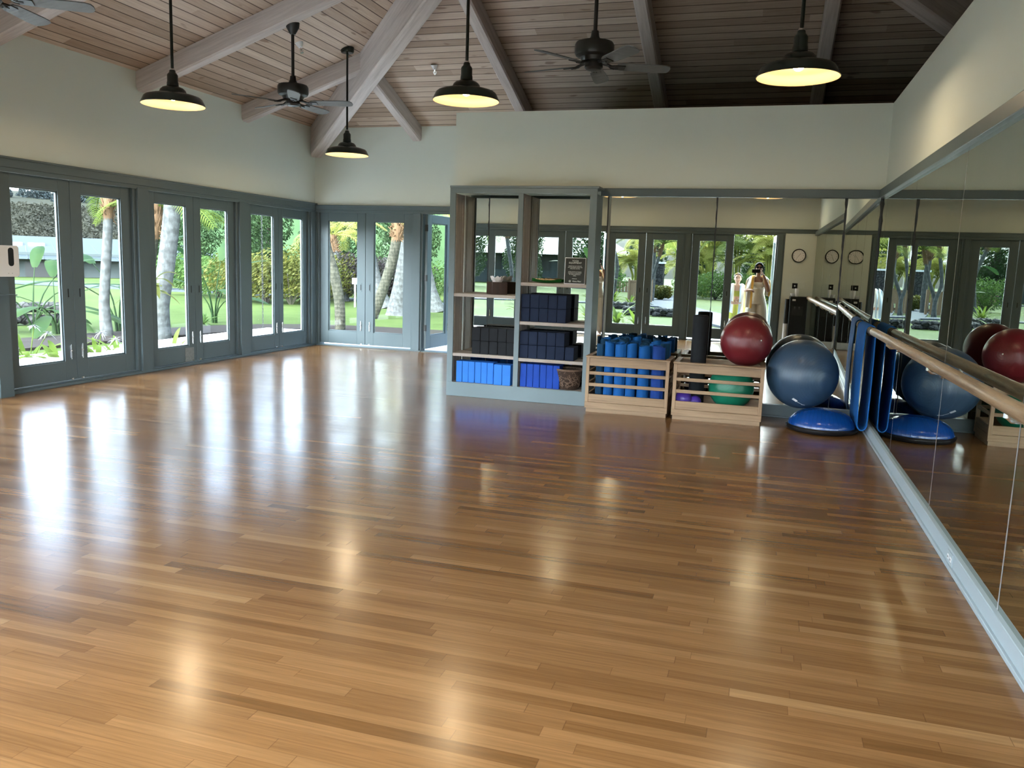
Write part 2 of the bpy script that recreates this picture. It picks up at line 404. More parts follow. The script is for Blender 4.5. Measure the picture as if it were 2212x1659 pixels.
M['linen'] = mat('white_linen', (.56, .54, .49), .9, 0, .2, .10, 7, .4, 200)
M['towel'] = stripes('yellow_striped_towel', 'x', [(.70, .70, .68), (.70, .42, .10), (.72, .60, .35), (.70, .70, .70)], .17)
M['towel2'] = stripes('pastel_striped_towel', 'x', [(.75, .76, .80), (.52, .66, .82), (.78, .78, .76), (.80, .62, .25)], .20)
M['lime'] = mat('lime_cotton', (.36, .38, .08), .9, 0, .2, .15, 20)
M['concrete'] = mat('pale_concrete', (.62, .63, .65), .85, 0, .2, .1, 3, .2, 60)
M['deck'] = wood('weathered_deck_boards', (.72, .72, .72), (.52, .52, .52), .8, 'y', .5, .2)
M['asphalt'] = mat('blue_grey_asphalt', (.038, .045, .06), .9, 0, .2, .15, 2)
M['mulch'] = mat('dark_mulch', (.02, .016, .014), .95, 0, .1, .5, 8, .6, 40)
M['grass'] = grass_material()
M['wooded'] = mat('added_wooded_slope', (.022, .042, .016), .95, 0, .1, .5, .3, .8, 1.2)
M['brush'] = mat('dry_hillside_brush', (.017, .018, .012), .95, 0, .1, .45, .25, .8, 1.5)
M['rock'] = stone_material('lava_rock', (.02, .02, .021), (.055, .053, .05))
M['roof'] = mat('pale_green_metal_roof', (.014, .021, .023), .55, .0, .4, .05, .5)
M['house'] = mat('grey_green_siding', (.04, .05, .05), .8, 0, .3, .1, 1)
M['trunk_grey'] = ringed_trunk('ringed_grey_palm_bark', (.085, .088, .088), (.045, .046, .044), 5)
M['trunk_rough'] = ringed_trunk('rough_palm_bark', (.062, .058, .042), (.025, .025, .018), 10)
M['fibre'] = mat('orange_crown_fibre', (.10, .058, .030), .9, 0, .2, .5, 14, .8, 50, (3, 3, 1))
M['bark'] = mat('brown_bark', (.045, .038, .03), .9, 0, .2, .4, 6, .6, 30, (3, 3, .5))
M['frond'] = leaf('palm_frond', (.16, .25, .045), (.28, .36, .07), .7, .45)
M['frond_dark'] = leaf('dark_palm_frond', (.045, .10, .03), (.09, .155, .04))
M['frond_yellow'] = leaf('yellow_green_frond', (.48, .58, .10), (.80, .76, .22), .7, .45)
M['banana'] = leaf('broad_tropical_leaf', (.030, .085, .034), (.075, .135, .035), .4, .4, 2)
M['strap'] = leaf('bright_strap_leaf', (.10, .19, .03), (.22, .30, .05), .45, .45, 2)
M['shrub'] = leaf('shrub_leaf', (.06, .13, .035), (.13, .22, .05))
M['croton'] = leaf('yellow_croton_leaf', (.19, .17, .03), (.07, .10, .025), .5, .3, 2.5)
M['purple_leaf'] = leaf('purple_ti_leaf', (.045, .026, .045), (.075, .075, .05), .5, .3, 2)
M['forest'] = leaf('forest_leaf', (.035, .075, .03), (.07, .125, .04), .6, .3, .8)
M['dry_brush'] = leaf('dry_brush_twigs', (.016, .018, .014), (.062, .062, .044), .7, .3, .15)
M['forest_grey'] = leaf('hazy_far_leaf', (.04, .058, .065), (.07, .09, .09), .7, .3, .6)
M['flower'] = mat('white_lily_petal', (.16, .16, .18), .7, 0, .3, .05)
M['fence'] = wood('tan_gate_boards', (.17, .105, .06), (.11, .065, .035), .7, 'z', .6)
# ------------------------------------------------------------------ the room shell (metres; camera stands at x=0 y=0 looking along +y)
XL, XR, YD, YF, YM = -7.04, 1.05, 12.0, -0.05, 8.55     # left wall, right wall, far door wall, front wall, mirror plane
ZW, SL = 3.485, 0.34                                     # eaves height inside, roof slope
RX, RY0, RY1 = -1.45, 4.19, 6.41                         # ridge of the hipped roof
XE = 2 * RX - XL
def struct(name, mb, m, label=None, bevel=0, smooth=35):
    o = mb.build(name, m, None, bevel=bevel, smooth=smooth); return tag(o, label, None, None, 'structure')

struct('floor', MB().box(XL - .16, YF - .15, -.12, XE + .2, YD + .16, 0), M['floor'], 'polished oak strip floor')
ZR = ZW + SL * (RX - XL)
EV = 1.0                                                  # eaves overhang
e0, e1, f0, f1 = XL - EV, XE + EV, YF - EV, YD + EV; ZE = ZW - SL * EV
def slopes(dz):
    return [(e0, f0, ZE + dz), (e0, f1, ZE + dz), (e1, f1, ZE + dz), (e1, f0, ZE + dz), (RX, RY0, ZR + dz), (RX, RY1, ZR + dz)]
cb = MB(); cb.add(slopes(0), [(0, 4, 5, 1), (2, 5, 4, 3), (1, 5, 2), (0, 3, 4)]); cb.add(slopes(.12), [(0, 1, 5, 4), (2, 3, 4, 5), (1, 2, 5), (0, 4, 3)])
cb.f += [(0, 1, 7, 6), (1, 2, 8, 7), (2, 3, 9, 8), (3, 0, 6, 9)]
ceiling = struct('ceiling', cb, [M['boards_y'], M['boards_x'], M['roof']], 'sloping ceiling of whitewashed tongue-and-groove boards', smooth=0)
for i, p in enumerate(ceiling.data.polygons): p.material_index = 0 if i < 2 else 1 if i < 4 else 2

# beams and rafters -------------------------------------------------
def beam(name, a, b, w, h, label, group='roof beams'):
    a, b = Vector(a), Vector(b); d = (b - a); L = d.length
    o = thing(name, label, 'beam', a, 0, group)
    x = d.normalized(); yv = Vector((0, 0, 1)).cross(x).normalized(); zv = x.cross(yv)
    mm = Matrix((x, yv, zv)).transposed().to_4x4()
    me = MB(); c = .018
    hh = h / max(zv.z, .5); prof = [(-w / 2, 0), (w / 2, 0), (w / 2, -hh + c), (w / 2 - c, -hh), (-w / 2 + c, -hh), (-w / 2, -hh + c)]
    me.loft([[Vector((0 - p[1] * 0, p[0], p[1])) for p in prof], [Vector((L, p[0], p[1])) for p in prof]])
    p = me.build(name.replace('roof_', '') + '_timber', M['beam'], o, smooth=0)
    o.rotation_euler = mm.to_euler(); return o
zl = lambda x: ZW + SL * (x - XL)
zb = lambda y: ZW + SL * (YD - y)
for yy, xe, lab in ((10.13, -5.17, 'short rafter on the left slope meeting the hip beam by the corner'), (8.13, -3.17, 'long rafter on the left slope that carries the nearer ceiling fan'),
                    (6.15, RX, 'rafter at the top left corner behind the fan blades'), (4.2, RX, 'rafter on the left slope above the camera side')):
    beam('roof_rafter', (XL - .05, yy, zl(XL - .05) - .005), (xe, yy, zl(xe) - .005), .15, .20, lab)
for xx, ye, lab in ((-5.26, 10.22, 'short rafter on the far slope ending above the double doors'), (-3.38, 8.34, 'rafter on the far slope just behind the second hanging lamp'),
                    (-1.46, RY1, 'dim rafter on the far slope beside the shaded fan'), (.49, 8.35, 'dim rafter on the far slope behind the lamp nearest the mirror corner')):
    beam('roof_rafter', (xx, YD + .05, zb(YD + .05) - .005), (xx, ye, zb(ye) - .005), .15, .20, lab)
beam('roof_hip_beam', (XL - .04, YD + .04, ZW - .02), (RX, RY1, ZR - .01), .19, .44, 'heavy diagonal hip beam rising from the corner of the left and far walls')
beam('roof_hip_beam', (XE, YD, ZW - .02), (RX, RY1, ZR - .01), .19, .44, 'shaded hip beam glimpsed above the right wall')
beam('roof_ridge_beam', (RX, RY1 + .05, ZR - .01), (RX, RY0, ZR - .01), .19, .5, 'ridge beam at the top of the roof')

# walls --------------------------------------------------------------
HD = 2.175                                               # door head
T = .16
struct('wall_left', MB().box(XL - T, YF, HD, XL, YD + T, ZW + .02), M['wall'], 'cream plaster wall above the row of glass doors')
struct('wall_back', MB().box(XL, YD, HD, -3.3, YD + T, ZW + .02), M['wall'], 'cream plaster wall above the far double doors')
struct('wall_front', MB().box(XL - T, YF - T + .01, HD, XR, YF, ZW + .02).box(.45, YF - T + .01, 0, XR, YF, HD), M['wall'], 'cream plaster wall with the open doorway, seen in the mirrors')
struct('wall_right', MB().box(XR, YF - T, 0, XR + .12, YM + .13, 3.04), M['wall'], 'cream plaster wall above the right-hand mirrors')
struct('wall_partition', MB().box(-3.30, YM + .02, 0, XR + .01, YM + .13, 3.04).box(-3.30, YM + .13, 0, -3.18, YD, 3.04), M['wall'], 'cream partition wall above the mirrors and shelf')
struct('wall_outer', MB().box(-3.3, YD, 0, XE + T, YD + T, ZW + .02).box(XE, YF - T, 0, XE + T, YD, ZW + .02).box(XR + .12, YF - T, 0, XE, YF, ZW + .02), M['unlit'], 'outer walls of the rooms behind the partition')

# trim ---------------------------------------------------------------
def moulding(mb, x0, y0, z0, x1, y1, z1): return mb.box(x0, y0, z0, x1, y1, z1)
struct('trim_1', MB().box(XL - .01, YF, 2.205, XL + .028, YD, 2.30).box(XL - .01, YF, 2.285, XL + .045, YD, 2.305).box(XL - .01, YF, HD - .015, XL + .018, YD, 2.205), M['trim'], 'blue-grey head trim along the left wall', .004)
struct('trim_2', MB().box(XL, YD - .028, 2.205, -3.3, YD + .01, 2.27).box(XL, YD - .045, 2.262, -3.3, YD + .01, 2.28).box(XL, YD - .018, HD - .015, -3.3, YD + .01, 2.205), M['trim'], 'blue-grey head trim above the far doors', .004)
struct('trim_3', MB().box(XL, YF - .01, 2.205, XR, YF + .028, 2.28).box(XL, YF - .01, 2.265, XR, YF + .04, 2.285).box(XL, YF - .01, HD - .015, .45, YF + .018, 2.205), M['trim'], 'blue-grey head trim on the front wall', .004)
struct('trim_4', MB().box(-1.66, YM - .045, 2.165, XR, YM + .03, 2.245), M['trim'], 'blue-grey rail along the top of the far mirrors', .004)
struct('trim_5', MB().box(XR - .055, YF + .04, 2.165, XR + .01, YM - .045, 2.245), M['trim'], 'blue-grey rail along the top of the right-hand mirrors', .004)
struct('baseboard_back', MB().box(-3.3, YM - .035, 0, XR, YM + .03, .125).box(-1.62, YM - .05, 0, XR - .05, YM - .03, .02), M['trim'], 'blue-grey baseboard below the far mirrors', .003)
struct('baseboard_right', MB().box(XR - .042, YF, .0, XR + .01, YM - .035, .095).box(XR - .056, YF, 0, XR - .04, YM - .05, .022), M['white_base'], 'pale baseboard below the right-hand mirrors', .003)
struct('trim_6', MB().box(XL - T, YF, 0, XL + .035, YD, .028).box(XL - T, YF, .028, XL - .0, YD, .04), M['trim'], 'sill along the foot of the left doors', .004)
struct('trim_7', MB().box(XL, YD - .03, 0, -5.14, YD + T, .018).box(-5.14, YD - .02, 0, -3.3, YD + T, .012), M['trim'], 'sill along the foot of the far doors', .003)
struct('trim_8', MB().box(XL, YF - T, 0, -.52, YF + .02, .018).box(.285, YF - T, 0, .45, YF + .02, .018), M['trim'], 'sill along the foot of the front doors', .003)

# door posts: each a moulded post standing proud of the wall -----------
ntrim = [9]
def post(x0, y0, x1, y1, ax, label):
    mb = MB()
    if ax == 'y':     # on the left wall, runs y0..y1
        mb.box(XL - T, y0, 0, XL, y1, HD + .01).box(XL - .005, y0 + .05, 0, XL + .028, y1 - .02, HD)
    else:
        s = 1 if y0 < 5 else -1; yw = YF if s > 0 else YD
        mb.box(x0, yw, 0, x1, yw - s * T, HD + .01).box(x0 + .03, yw - s * .005, 0, x1 - .03, yw + s * .026, HD)
    o = mb.build('trim_%d' % ntrim[0], M['trim'], None, bevel=.004); ntrim[0] += 1
    return tag(o, label, None, None, 'structure')
L_OPEN = [(.22, 1.95), (2.19, 3.94), (4.19, 5.94), (6.19, 7.94), (8.19, 9.89), (10.17, 11.80)]
prev = YF
for i, (a, b) in enumerate(L_OPEN + [(YD, YD)]):
    post(0, prev, 0, a, 'y', 'blue-grey post between the left wall doors'); prev = b
D_OPEN = [(-6.965, -5.325), (-5.14, -3.44)]
for a, b in ((XL, -6.965), (-5.325, -5.14), (-3.44, -3.30)): post(a, YD, b, YD, 'x', 'blue-grey post of the far door wall')
F_OPEN = [(-6.52, -4.95), (-4.795, -3.22), (-3.065, -1.50), (-1.345, .285)]
for a, b in ((XL, -6.52), (-4.95, -4.795), (-3.22, -3.065), (-1.50, -1.345), (.285, .45)): post(a, YF, b, YF, 'x', 'blue-grey post of the front door wall')

# ------------------------------------------------------------------ glass doors
def make_leaf(w, flip=False, pane=.57):
    """one glazed leaf, hinge edge at x=0, room side faces -y"""
    r = thing('door_1', None, None); r['kind'] = 'structure'
    z0, z1, pz0, pz1 = .045, HD - .012, .25, 2.035
    s = (w - pane) / 2; th = .045
    f = MB()
    f.box(.003, 0, z0, s, th, z1).box(w - s, 0, z0, w - .003, th, z1).box(s, 0, z0, w - s, th, pz0).box(s, 0, pz1, w - s, th, z1)
    b = .014                                              # glazing bead, set back from the face
    f.box(s, .014, pz0, s + b, th - .006, pz1).box(w - s - b, .014, pz0, w - s, th - .006, pz1).box(s, .014, pz0, w - s, th - .006, pz0 + b).box(s, .014, pz1 - b, w - s, th - .006, pz1)
    f.build('door_frame', M['trim'], r, bevel=.003)
    MB().box(s + .004, .026, pz0 + .004, w - s - .004, .032, pz1 - .004).build('glass_pane', M['glass'], r)
    hx = w - .078
    p = MB().box(hx - .018, -.003, .91, hx + .018, .002, 1.05).build('flush_pull', M['trim'], r, bevel=.002)
    MB().box(hx - .007, -.0045, .935, hx + .007, -.002, 1.025).build('pull_slot', M['black'], p)
    b = MB().box(hx - .010, -.004, .285, hx + .010, .002, .42)
    b.tube([(hx, -.010, .27), (hx, -.010, .43)], .0045, 8).ball((hx, -.013, .36), .009, 10, 6)
    b.build('surface_bolt', M['chrome'], r)
    MB().tube([(w - .07, -.004, .05), (w - .07, -.012, .05)], .008, 8).box(w - .085, -.004, .046, w - .055, .002, .062).build('foot_bolt', M['chrome'], r)
    return r
def put_leaf(w, loc, rz, mirror, n, label, pane=.57, hinges=False):
    r = make_leaf(w, pane=pane); r.name = 'door_%d' % n; r['label'] = label
    r.location = loc; r.rotation_euler = (0, 0, rz)
    if mirror:                                            # other hand: build the same leaf with its latch side first
        for ch in [r] + [c for c in r.children] + [g for c in r.children for g in c.children]:
            if ch.type == 'MESH':
                for v in ch.data.vertices: v.co.x = w - v.co.x
                ch.data.flip_normals()
    if hinges:
        for z in (.33, 1.12, 1.9):
            MB().tube([(-.006, -.004, z), (-.006, -.004, z + .1)], .009, 8).box(-.02, .0, z, .0, .035, z + .1).build('hinge', M['dark_metal'], r)
    return r
nd = 1
wn_ = ['nearest', 'second', 'third', 'fourth', 'fifth', 'far']
for i, (a, b) in enumerate(L_OPEN):
    w = (b - a) / 2
    # left wall: room side looks +x; local -y -> +x means a turn of +90 degrees: local x -> +y
    put_leaf(w, (XL - .035, a, 0), R(90), False, nd, 'left leaf of the %s pair of glass doors along the left wall' % wn_[i]); nd += 1
    put_leaf(w, (XL - .035, a + w, 0), R(90), True, nd, 'right leaf of the %s pair of glass doors along the left wall' % wn_[i]); nd += 1
a, b = D_OPEN[0]; w = (b - a) / 2
put_leaf(w, (a, YD + .03, 0), 0, False, nd, 'left leaf of the closed double doors in the far wall', .525); nd += 1
put_leaf(w, (a + w, YD + .03, 0), 0, True, nd, 'right leaf of the closed double doors in the far wall', .525); nd += 1
put_leaf(.81, (-5.075, YD + .04, 0), R(84), False, nd, 'glass door standing open to the garden beside the shelf', .525, True); nd += 1
put_leaf(.81, (-3.47, YD + .10, 0), R(93), False, nd, 'other open garden door hidden behind the shelf', .525, True); nd += 1
for i, (a, b) in enumerate(F_OPEN[:3]):
    w = (b - a) / 2
    put_leaf(w, (a + w, YF - .035, 0), R(180), True, nd, 'front wall glass door, left leaf of pair %d seen in the mirror' % (i + 1), .50); nd += 1
    put_leaf(w, (b, YF - .035, 0), R(180), False, nd, 'front wall glass door, right leaf of pair %d seen in the mirror' % (i + 1), .50); nd += 1
a, b = F_OPEN[3]
put_leaf(.825, (-.52, YF - .035, 0), R(180), True, nd, 'closed leaf of the front doorway beside the two people', .54); nd += 1
put_leaf(.80, (.285, YF - .06, 0), R(-93), False, nd, 'open leaf of the front doorway swung out to the garden', .54); nd += 1
# ------------------------------------------------------------------ mirrors
def mirror(name, x0, x1, z0, z1, side, yaw, label, seam_m, mid=None, seam_w=.012, seam_side=1, rag=.35):
    """one plate of mirror glass; side 'b' far wall (faces -y), 'r' right wall (faces -x)"""
    w = x1 - x0; c = (x0 + x1) / 2
    loc = (c, YM, 0) if side == 'b' else (XR - .018, c, 0)
    rz = yaw if side == 'b' else R(-90) + yaw
    t = thing('wall_mirror', label, 'mirror', loc, rz, 'mirror plates on the far wall' if side == 'b' else 'mirror plates on the right wall')
    MB().box(-w / 2 + .001, 0, z0, w / 2 - .001, .007, z1).build('mirror_glass', M['mirror'], t, smooth=0)
    if seam_m:
        rnd = random.Random(int(x0 * 100) + 7); s = MB(); n = 40
        xe = (w / 2) * seam_side
        L, Rr = [], []
        for i in range(n + 1):
            z = z0 + (z1 - z0) * i / n; k = i / n
            ww = seam_w * ((.45 + .8 * k ** 2) if side == 'b' else (1.2 - .8 * k)) * (1 + rag * (rnd.random() - .5) * 2)
            L.append((xe - ww, -.0006, z)); Rr.append((xe + ww * .5, -.0006, z))
        s.sheet([L, Rr]); s.sheet([[(p[0], .0004, p[2]) for p in Rr], [(p[0], .0004, p[2]) for p in L]])
        s.build('tarnished_seam', seam_m, t, smooth=0)
    return t
D = R(.25)
mirror('m', -3.16, -2.88, .125, 2.165, 'b', -D * 1.0, 'narrow far mirror plate left of the dark seam in the shelf', M['seam'])
mirror('m', -2.88, -1.69, .125, 2.165, 'b', D * .8, 'far mirror plate behind both bays of the shelf', None)
mirror('m', -1.555, -.48, .125, 2.165, 'b', D, 'far mirror plate behind the crate of rolled mats', M['seam'])
mirror('m', -.48, .72, .125, 2.165, 'b', D, 'far mirror plate reflecting the two people', M['seam'])
mirror('m', .72, XR - .02, .125, 2.165, 'b', R(-1.15), 'narrow far mirror plate in the corner above the blue dome', M['seam'])
ns = thing('mirror_strip', 'thin angled mirror strip between the shelf and the far mirror plates', 'mirror', (-1.622, YM - .02, 0), R(10.9))
MB().box(-.036, 0, .125, .036, .006, 2.165).build('mirror_glass', M['mirror'], ns, smooth=0)
MB().box(.034, -.008, .125, .046, .010, 2.165).build('metal_edge', M['seam'], ns)
ys = [YF + .04, .62, 2.13, 3.66, 5.15, 6.70, 8.22, YM - .01]
labs = ['right mirror plate nearest the front wall', 'second right mirror plate from the front wall', 'right mirror plate at the edge of the picture', 'right mirror plate crossed by the pale vertical seam',
        'right mirror plate reflecting the wooden crate', 'right mirror plate behind the hanging mat', 'narrow right mirror plate in the far corner']
for i in range(7):
    mirror('m', ys[i], ys[i + 1], .095, 2.165, 'r', R((0, 0, .05, -.06, .10, -.06, .12)[i]), labs[i], M['seam_light'], None, (.004, .006, .010, .009, .006, .004, .004)[i], -1, .3)

# ------------------------------------------------------------------ pendant lamps
def make_lamp(top):
    """dark green barn shade on a rod; local origin = centre of the rim, rod ends at height top"""
    t = thing('pendant_lamp', None, 'lamp')
    prof = [(.275, 0), (.279, .004), (.276, .012), (.262, .040), (.252, .062), (.236, .076), (.19, .090), (.135, .103), (.118, .112), (.108, .135), (.090, .152), (.062, .162), (.052, .168),
            (.050, .20), (.047, .205), (.047, .262), (.040, .275), (.030, .285), (.026, .305), (.015, .312)]
    sh = MB().lathe(prof, 48).build('lamp_shade', M['lamp_green'], t)
    inner = [(.275, .0005), (.270, .006), (.256, .038), (.246, .058), (.230, .070), (.185, .083), (.13, .096), (.110, .104), (.095, .128), (.06, .15), (.001, .152)]
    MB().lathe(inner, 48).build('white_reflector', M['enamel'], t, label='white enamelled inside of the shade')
    MB().ball((0, 0, .088), .042, 20, 12, (1, 1, 1.1)).tube([(0, 0, .125), (0, 0, .155)], .02, 12).build('light_bulb', M['bulb'], t)
    MB().tube([(0, 0, .30), (0, 0, top - .03)], .0135, 12).build('rod', M['lamp_green'], t)
    MB().lathe([(.018, .300), (.021, .302), (.021, .318), (.016, .322)], 16).build('collar', M['chrome'], t)
    MB().lathe([(.001, top - .055), (.075, top - .05), (.085, top - .03), (.085, top + .02), (.001, top + .02)], 24).build('ceiling_canopy', M['lamp_green'], t)
    d = bpy.data.lights.new('lamp_light', 'POINT'); d.energy = LAMP; d.color = (1.0, .78, .50); d.shadow_soft_size = .04
    lo = bpy.data.objects.new('lamp_light', d); COL.objects.link(lo); lo.parent = t; lo.location = (0, 0, .03); lo['kind'] = 'helper'
    return t
def roof_z(x, y):
    return min(zl(x), zl(2 * RX - x), zb(y), ZW + SL * (y - YF))
for x, y, z, lab in ((-5.25, 6.47, 2.77, 'green hanging lamp at the upper left in front of the long rafter'), (-5.28, 9.80, 2.765, 'smallest hanging lamp, in front of the corner hip beam, canopy showing'),
                     (-2.47, 6.63, 2.77, 'hanging lamp in front of the top edge of the cream partition'), (.13, 6.14, 2.77, 'large glowing hanging lamp at the upper right near the mirror corner'),
                     (-5.25, 1.30, 2.77, 'hanging lamp over the near left of the room'), (-2.60, 1.30, 2.77, 'hanging lamp behind the camera, its rim just showing in the left far mirror'),
                     (.05, 1.30, 2.77, 'hanging lamp above the camera, its rim just showing over the mirrored doorway')):
    l = make_lamp(roof_z(x, y) - z); l.location = (x, y, z); tag(l, lab, None, 'green pendant lamps')

# ------------------------------------------------------------------ ceiling fans
def make_fan(drop, th):
    """origin at the hub; drop = height of the ceiling above it"""
    t = thing('ceiling_fan', None, 'fan', (0, 0, 0), 0)
    MB().lathe([(.001, drop - .13), (.03, drop - .12), (.07, drop - .05), (.075, drop), (.001, drop)], 24).build('ceiling_canopy', M['dark_metal'], t)
    MB().tube([(0, 0, .22), (0, 0, drop - .1)], .017, 12).build('rod', M['dark_metal'], t)
    MB().lathe([(.001, .30), (.030, .295), (.036, .25), (.05, .225), (.075, .215), (.155, .20), (.166, .18), (.166, .115), (.155, .095), (.12, .08), (.105, .05), (.06, .045), (.001, .045)], 36).build('motor_housing', M['dark_metal'], t)
    MB().lathe([(.001, .05), (.072, .05), (.078, .0), (.06, -.02), (.02, -.028), (.001, -.028)], 28).build('hub_cap', M['dark_metal'], t)
    for k in range(5):
        a = R(th + 72 * k); m = Matrix.Rotation(a, 4, 'Z') @ Matrix.Rotation(R(-13), 4, 'X')
        out = [(.20, -.045), (.24, -.058), (.52, -.068), (.61, -.066), (.645, -.052), (.66, -.02), (.66, .02), (.645, .052), (.61, .066), (.52, .068), (.24, .058), (.20, .045)]
        b = MB(); b.loft([[m @ Vector((x, y, z + .02)) for x, y in out] for z in (-.004, .004)])
        bl = b.build('fan_blade', M['fan_blade'], t, smooth=0)
        i = MB(); i.tube([m @ Vector(p) for p in ((.07, 0, .045), (.12, 0, .03), (.17, 0, .012), (.21, 0, .010))], [.016, .012, .012, .010], 8)
        i.box(.18, -.035, .008, .27, .035, .015, m).tube([m @ Vector(p) for p in ((.18, .03, .011), (.15, .02, .013), (.13, .0, .02), (.15, -.02, .013), (.18, -.03, .011))], .007, 6)
        i.build('blade_bracket', M['dark_metal'], bl)
    return t
f1 = make_fan(3.485 + SL * 1.96 - .2 - 3.10, 14); f1.location = (-5.08, 8.2, 3.10); tag(f1, 'ceiling fan with pale blades between the two left hanging lamps', None, 'ceiling fans')
f2 = make_fan(roof_z(-1.50, 7.10) - .2 - 3.11, 22); f2.location = (-1.50, 7.10, 3.11); tag(f2, 'dark ceiling fan in the shaded part of the roof', None, 'ceiling fans')
f0 = make_fan(roof_z(-5.25, 4.63) - 3.13, 33); f0.location = (-5.25, 4.63, 3.13); tag(f0, 'ceiling fan cut off by the upper left corner, only blade tips in view', None, 'ceiling fans')
def sprinkler(x, y, lab, rx, ry):
    t = thing('sprinkler_head', lab, 'sprinkler', (x, y, roof_z(x, y)), 0, 'fire sprinklers')
    t.rotation_euler = (rx, ry, 0)
    MB().lathe([(.001, .0), (.048, .0), (.045, -.012), (.028, -.045), (.022, -.06), (.001, -.06)], 20).build('escutcheon', M['white_plastic'], t)
    MB().lathe([(.001, -.05), (.014, -.05), (.014, -.085), (.006, -.095), (.006, -.115), (.02, -.118), (.02, -.124), (.001, -.124)], 14).tube([(.014, 0, -.08), (.022, 0, -.098), (.008, 0, -.116)], .003, 6).tube([(-.014, 0, -.08), (-.022, 0, -.098), (-.008, 0, -.116)], .003, 6).build('nozzle', M['chrome'], t)
al = math.atan(SL)
sprinkler(-5.55, 9.10, 'white sprinkler head on the boards right of the nearer fan rod', 0, -al)
sprinkler(-4.357, 10.46, 'white sprinkler head on the far roof slope left of the middle lamp', al, 0)

# ------------------------------------------------------------------ equipment shelf
sx0, sx1, sy0, sy1, sh = -3.215, -1.64, 8.22, 8.535, 2.225
S = thing('equipment_shelf', 'tall blue-grey open shelf of two bays holding yoga blocks', 'shelf', ((sx0 + sx1) / 2, (sy0 + sy1) / 2, 0))
fr = MB().box(sx0, sy0, 0, sx1, sy0 + .022, .152).box(sx0, sy0, 2.16, sx1, sy0 + .022, sh)
fr.box(sx0, sy0, .152, sx0 + .064, sy0 + .022, 2.16).box(-2.462, sy0, .152, -2.408, sy0 + .022, 2.16).box(-1.712, sy0, .152, sx1, sy0 + .022, 2.16)
fr.build('face_frame', M['shelf_paint'], S, True, .002)
MB().box(sx0, sy0 - .012, sh - .012, sx1 + .02, sy1, sh + .012).build('top_board', M['shelf_paint'], S, True, .004)
for x, lab in ((sx0 + .03, 'l'), (-2.455, 'm'), (-2.432, 'm'), (-1.70, 'r')):
    p = MB().box(x, sy0 + .022, .152, x + .02, sy1, 2.16).build('side_panel', M['shelf_wood_z'], S, True)
    if lab != 'r':
        st = MB()
        for yy in (sy0 + .075, sy1 - .06): 
            sx_ = x + .02 if lab != 'm' or x > -2.44 else x
            st.box(sx_ - .001, yy - .008, .2, sx_ + .003, yy + .008, 2.12)
        st.build('shelf_standard', M['shelf_wood'], p, True)
MB().box(sx1 - .022, sy0 + .022, 0, sx1, sy1, 2.16).build('outer_side', M['shelf_paint'], S, True)
MB().box(sx0, sy0 + .022, 0, sx0 + .03, sy1, 2.16).build('outer_side', M['shelf_paint'], S, True)
MB().box(sx0 + .05, sy0 + .022, .125, sx1 - .06, sy1, .152).build('bottom_board', M['shelf_wood'], S, True)
for x0, x1, z in ((-3.163, -2.457, 1.112), (-3.163, -2.457, .470), (-2.411, -1.702, 1.254), (-2.411, -1.702, .848), (-2.411, -1.702, .460)):
    MB().box(x0, sy0 + .006, z - .034, x1, sy1 - .012, z).build('shelf_board', M['shelf_wood'], S, True, .002)

# yoga blocks ---------------------------------------------------------
def block(w, d, h, m, lab, loc, grp, rz=0):
    t = MB().box(-w / 2, 0, 0, w / 2, d, h).build('yoga_block', m, None, bevel=.005)
    t.location = loc; t.rotation_euler = (0, 0, rz); return tag(t, lab, 'yoga block', grp)
def block_rows(x0, n, z, rows, m, colour, where, w=.098, d=.225, h=.1435, y=8.25, first=None):
    src = None; rnd = random.Random(n + int(z * 100))
    for r in range(rows):
        for i in range(n):
            lab = '%s foam block, %s from left%s on %s' % (colour, ORD[i], (', lower row', ', upper row')[r] if rows > 1 else '', where)
            loc = (x0 + w * (i + .5), y + rnd.uniform(-.004, .004), z + r * h); rz = R(rnd.uniform(-.6, .6))
            if src is None: src = block(w - .003, d, h - .0015, m, lab, loc, colour + ' foam blocks', rz)
            else: dup(src, loc, rz, lab)
    return src
block_rows(-2.945, 5, .470, 2, M['foam_black'], 'charcoal', 'left bay middle shelf')
block_rows(-2.405, 5, .848, 2, M['foam_navy'], 'navy', 'right bay second shelf')
s_ = block_rows(-2.408, 5, .460, 2, M['foam_navy'], 'dark navy', 'right bay third shelf')
dup(s_, (-1.862, 8.243, .460), R(1.0), 'navy foam block alone at the right end of the third right shelf')
block_rows(-3.118, 6, .152, 1, M['foam_sky'], 'bright blue', 'floor of the left bay', .0715, .15, .232, 8.255)
a = block(.092, .15, .222, M['foam_sky'], 'bright blue foam block standing forward, next to the last of the row', (-2.630, 8.225, .152), 'bright blue foam blocks')
dup(a, (-2.535, 8.225, .152), 0, 'bright blue foam block standing forward against the middle upright')
block_rows(-2.392, 6, .152, 1, M['foam_royal'], 'royal blue', 'right bay floor beside the basket', .0722, .15, .25, 8.255)

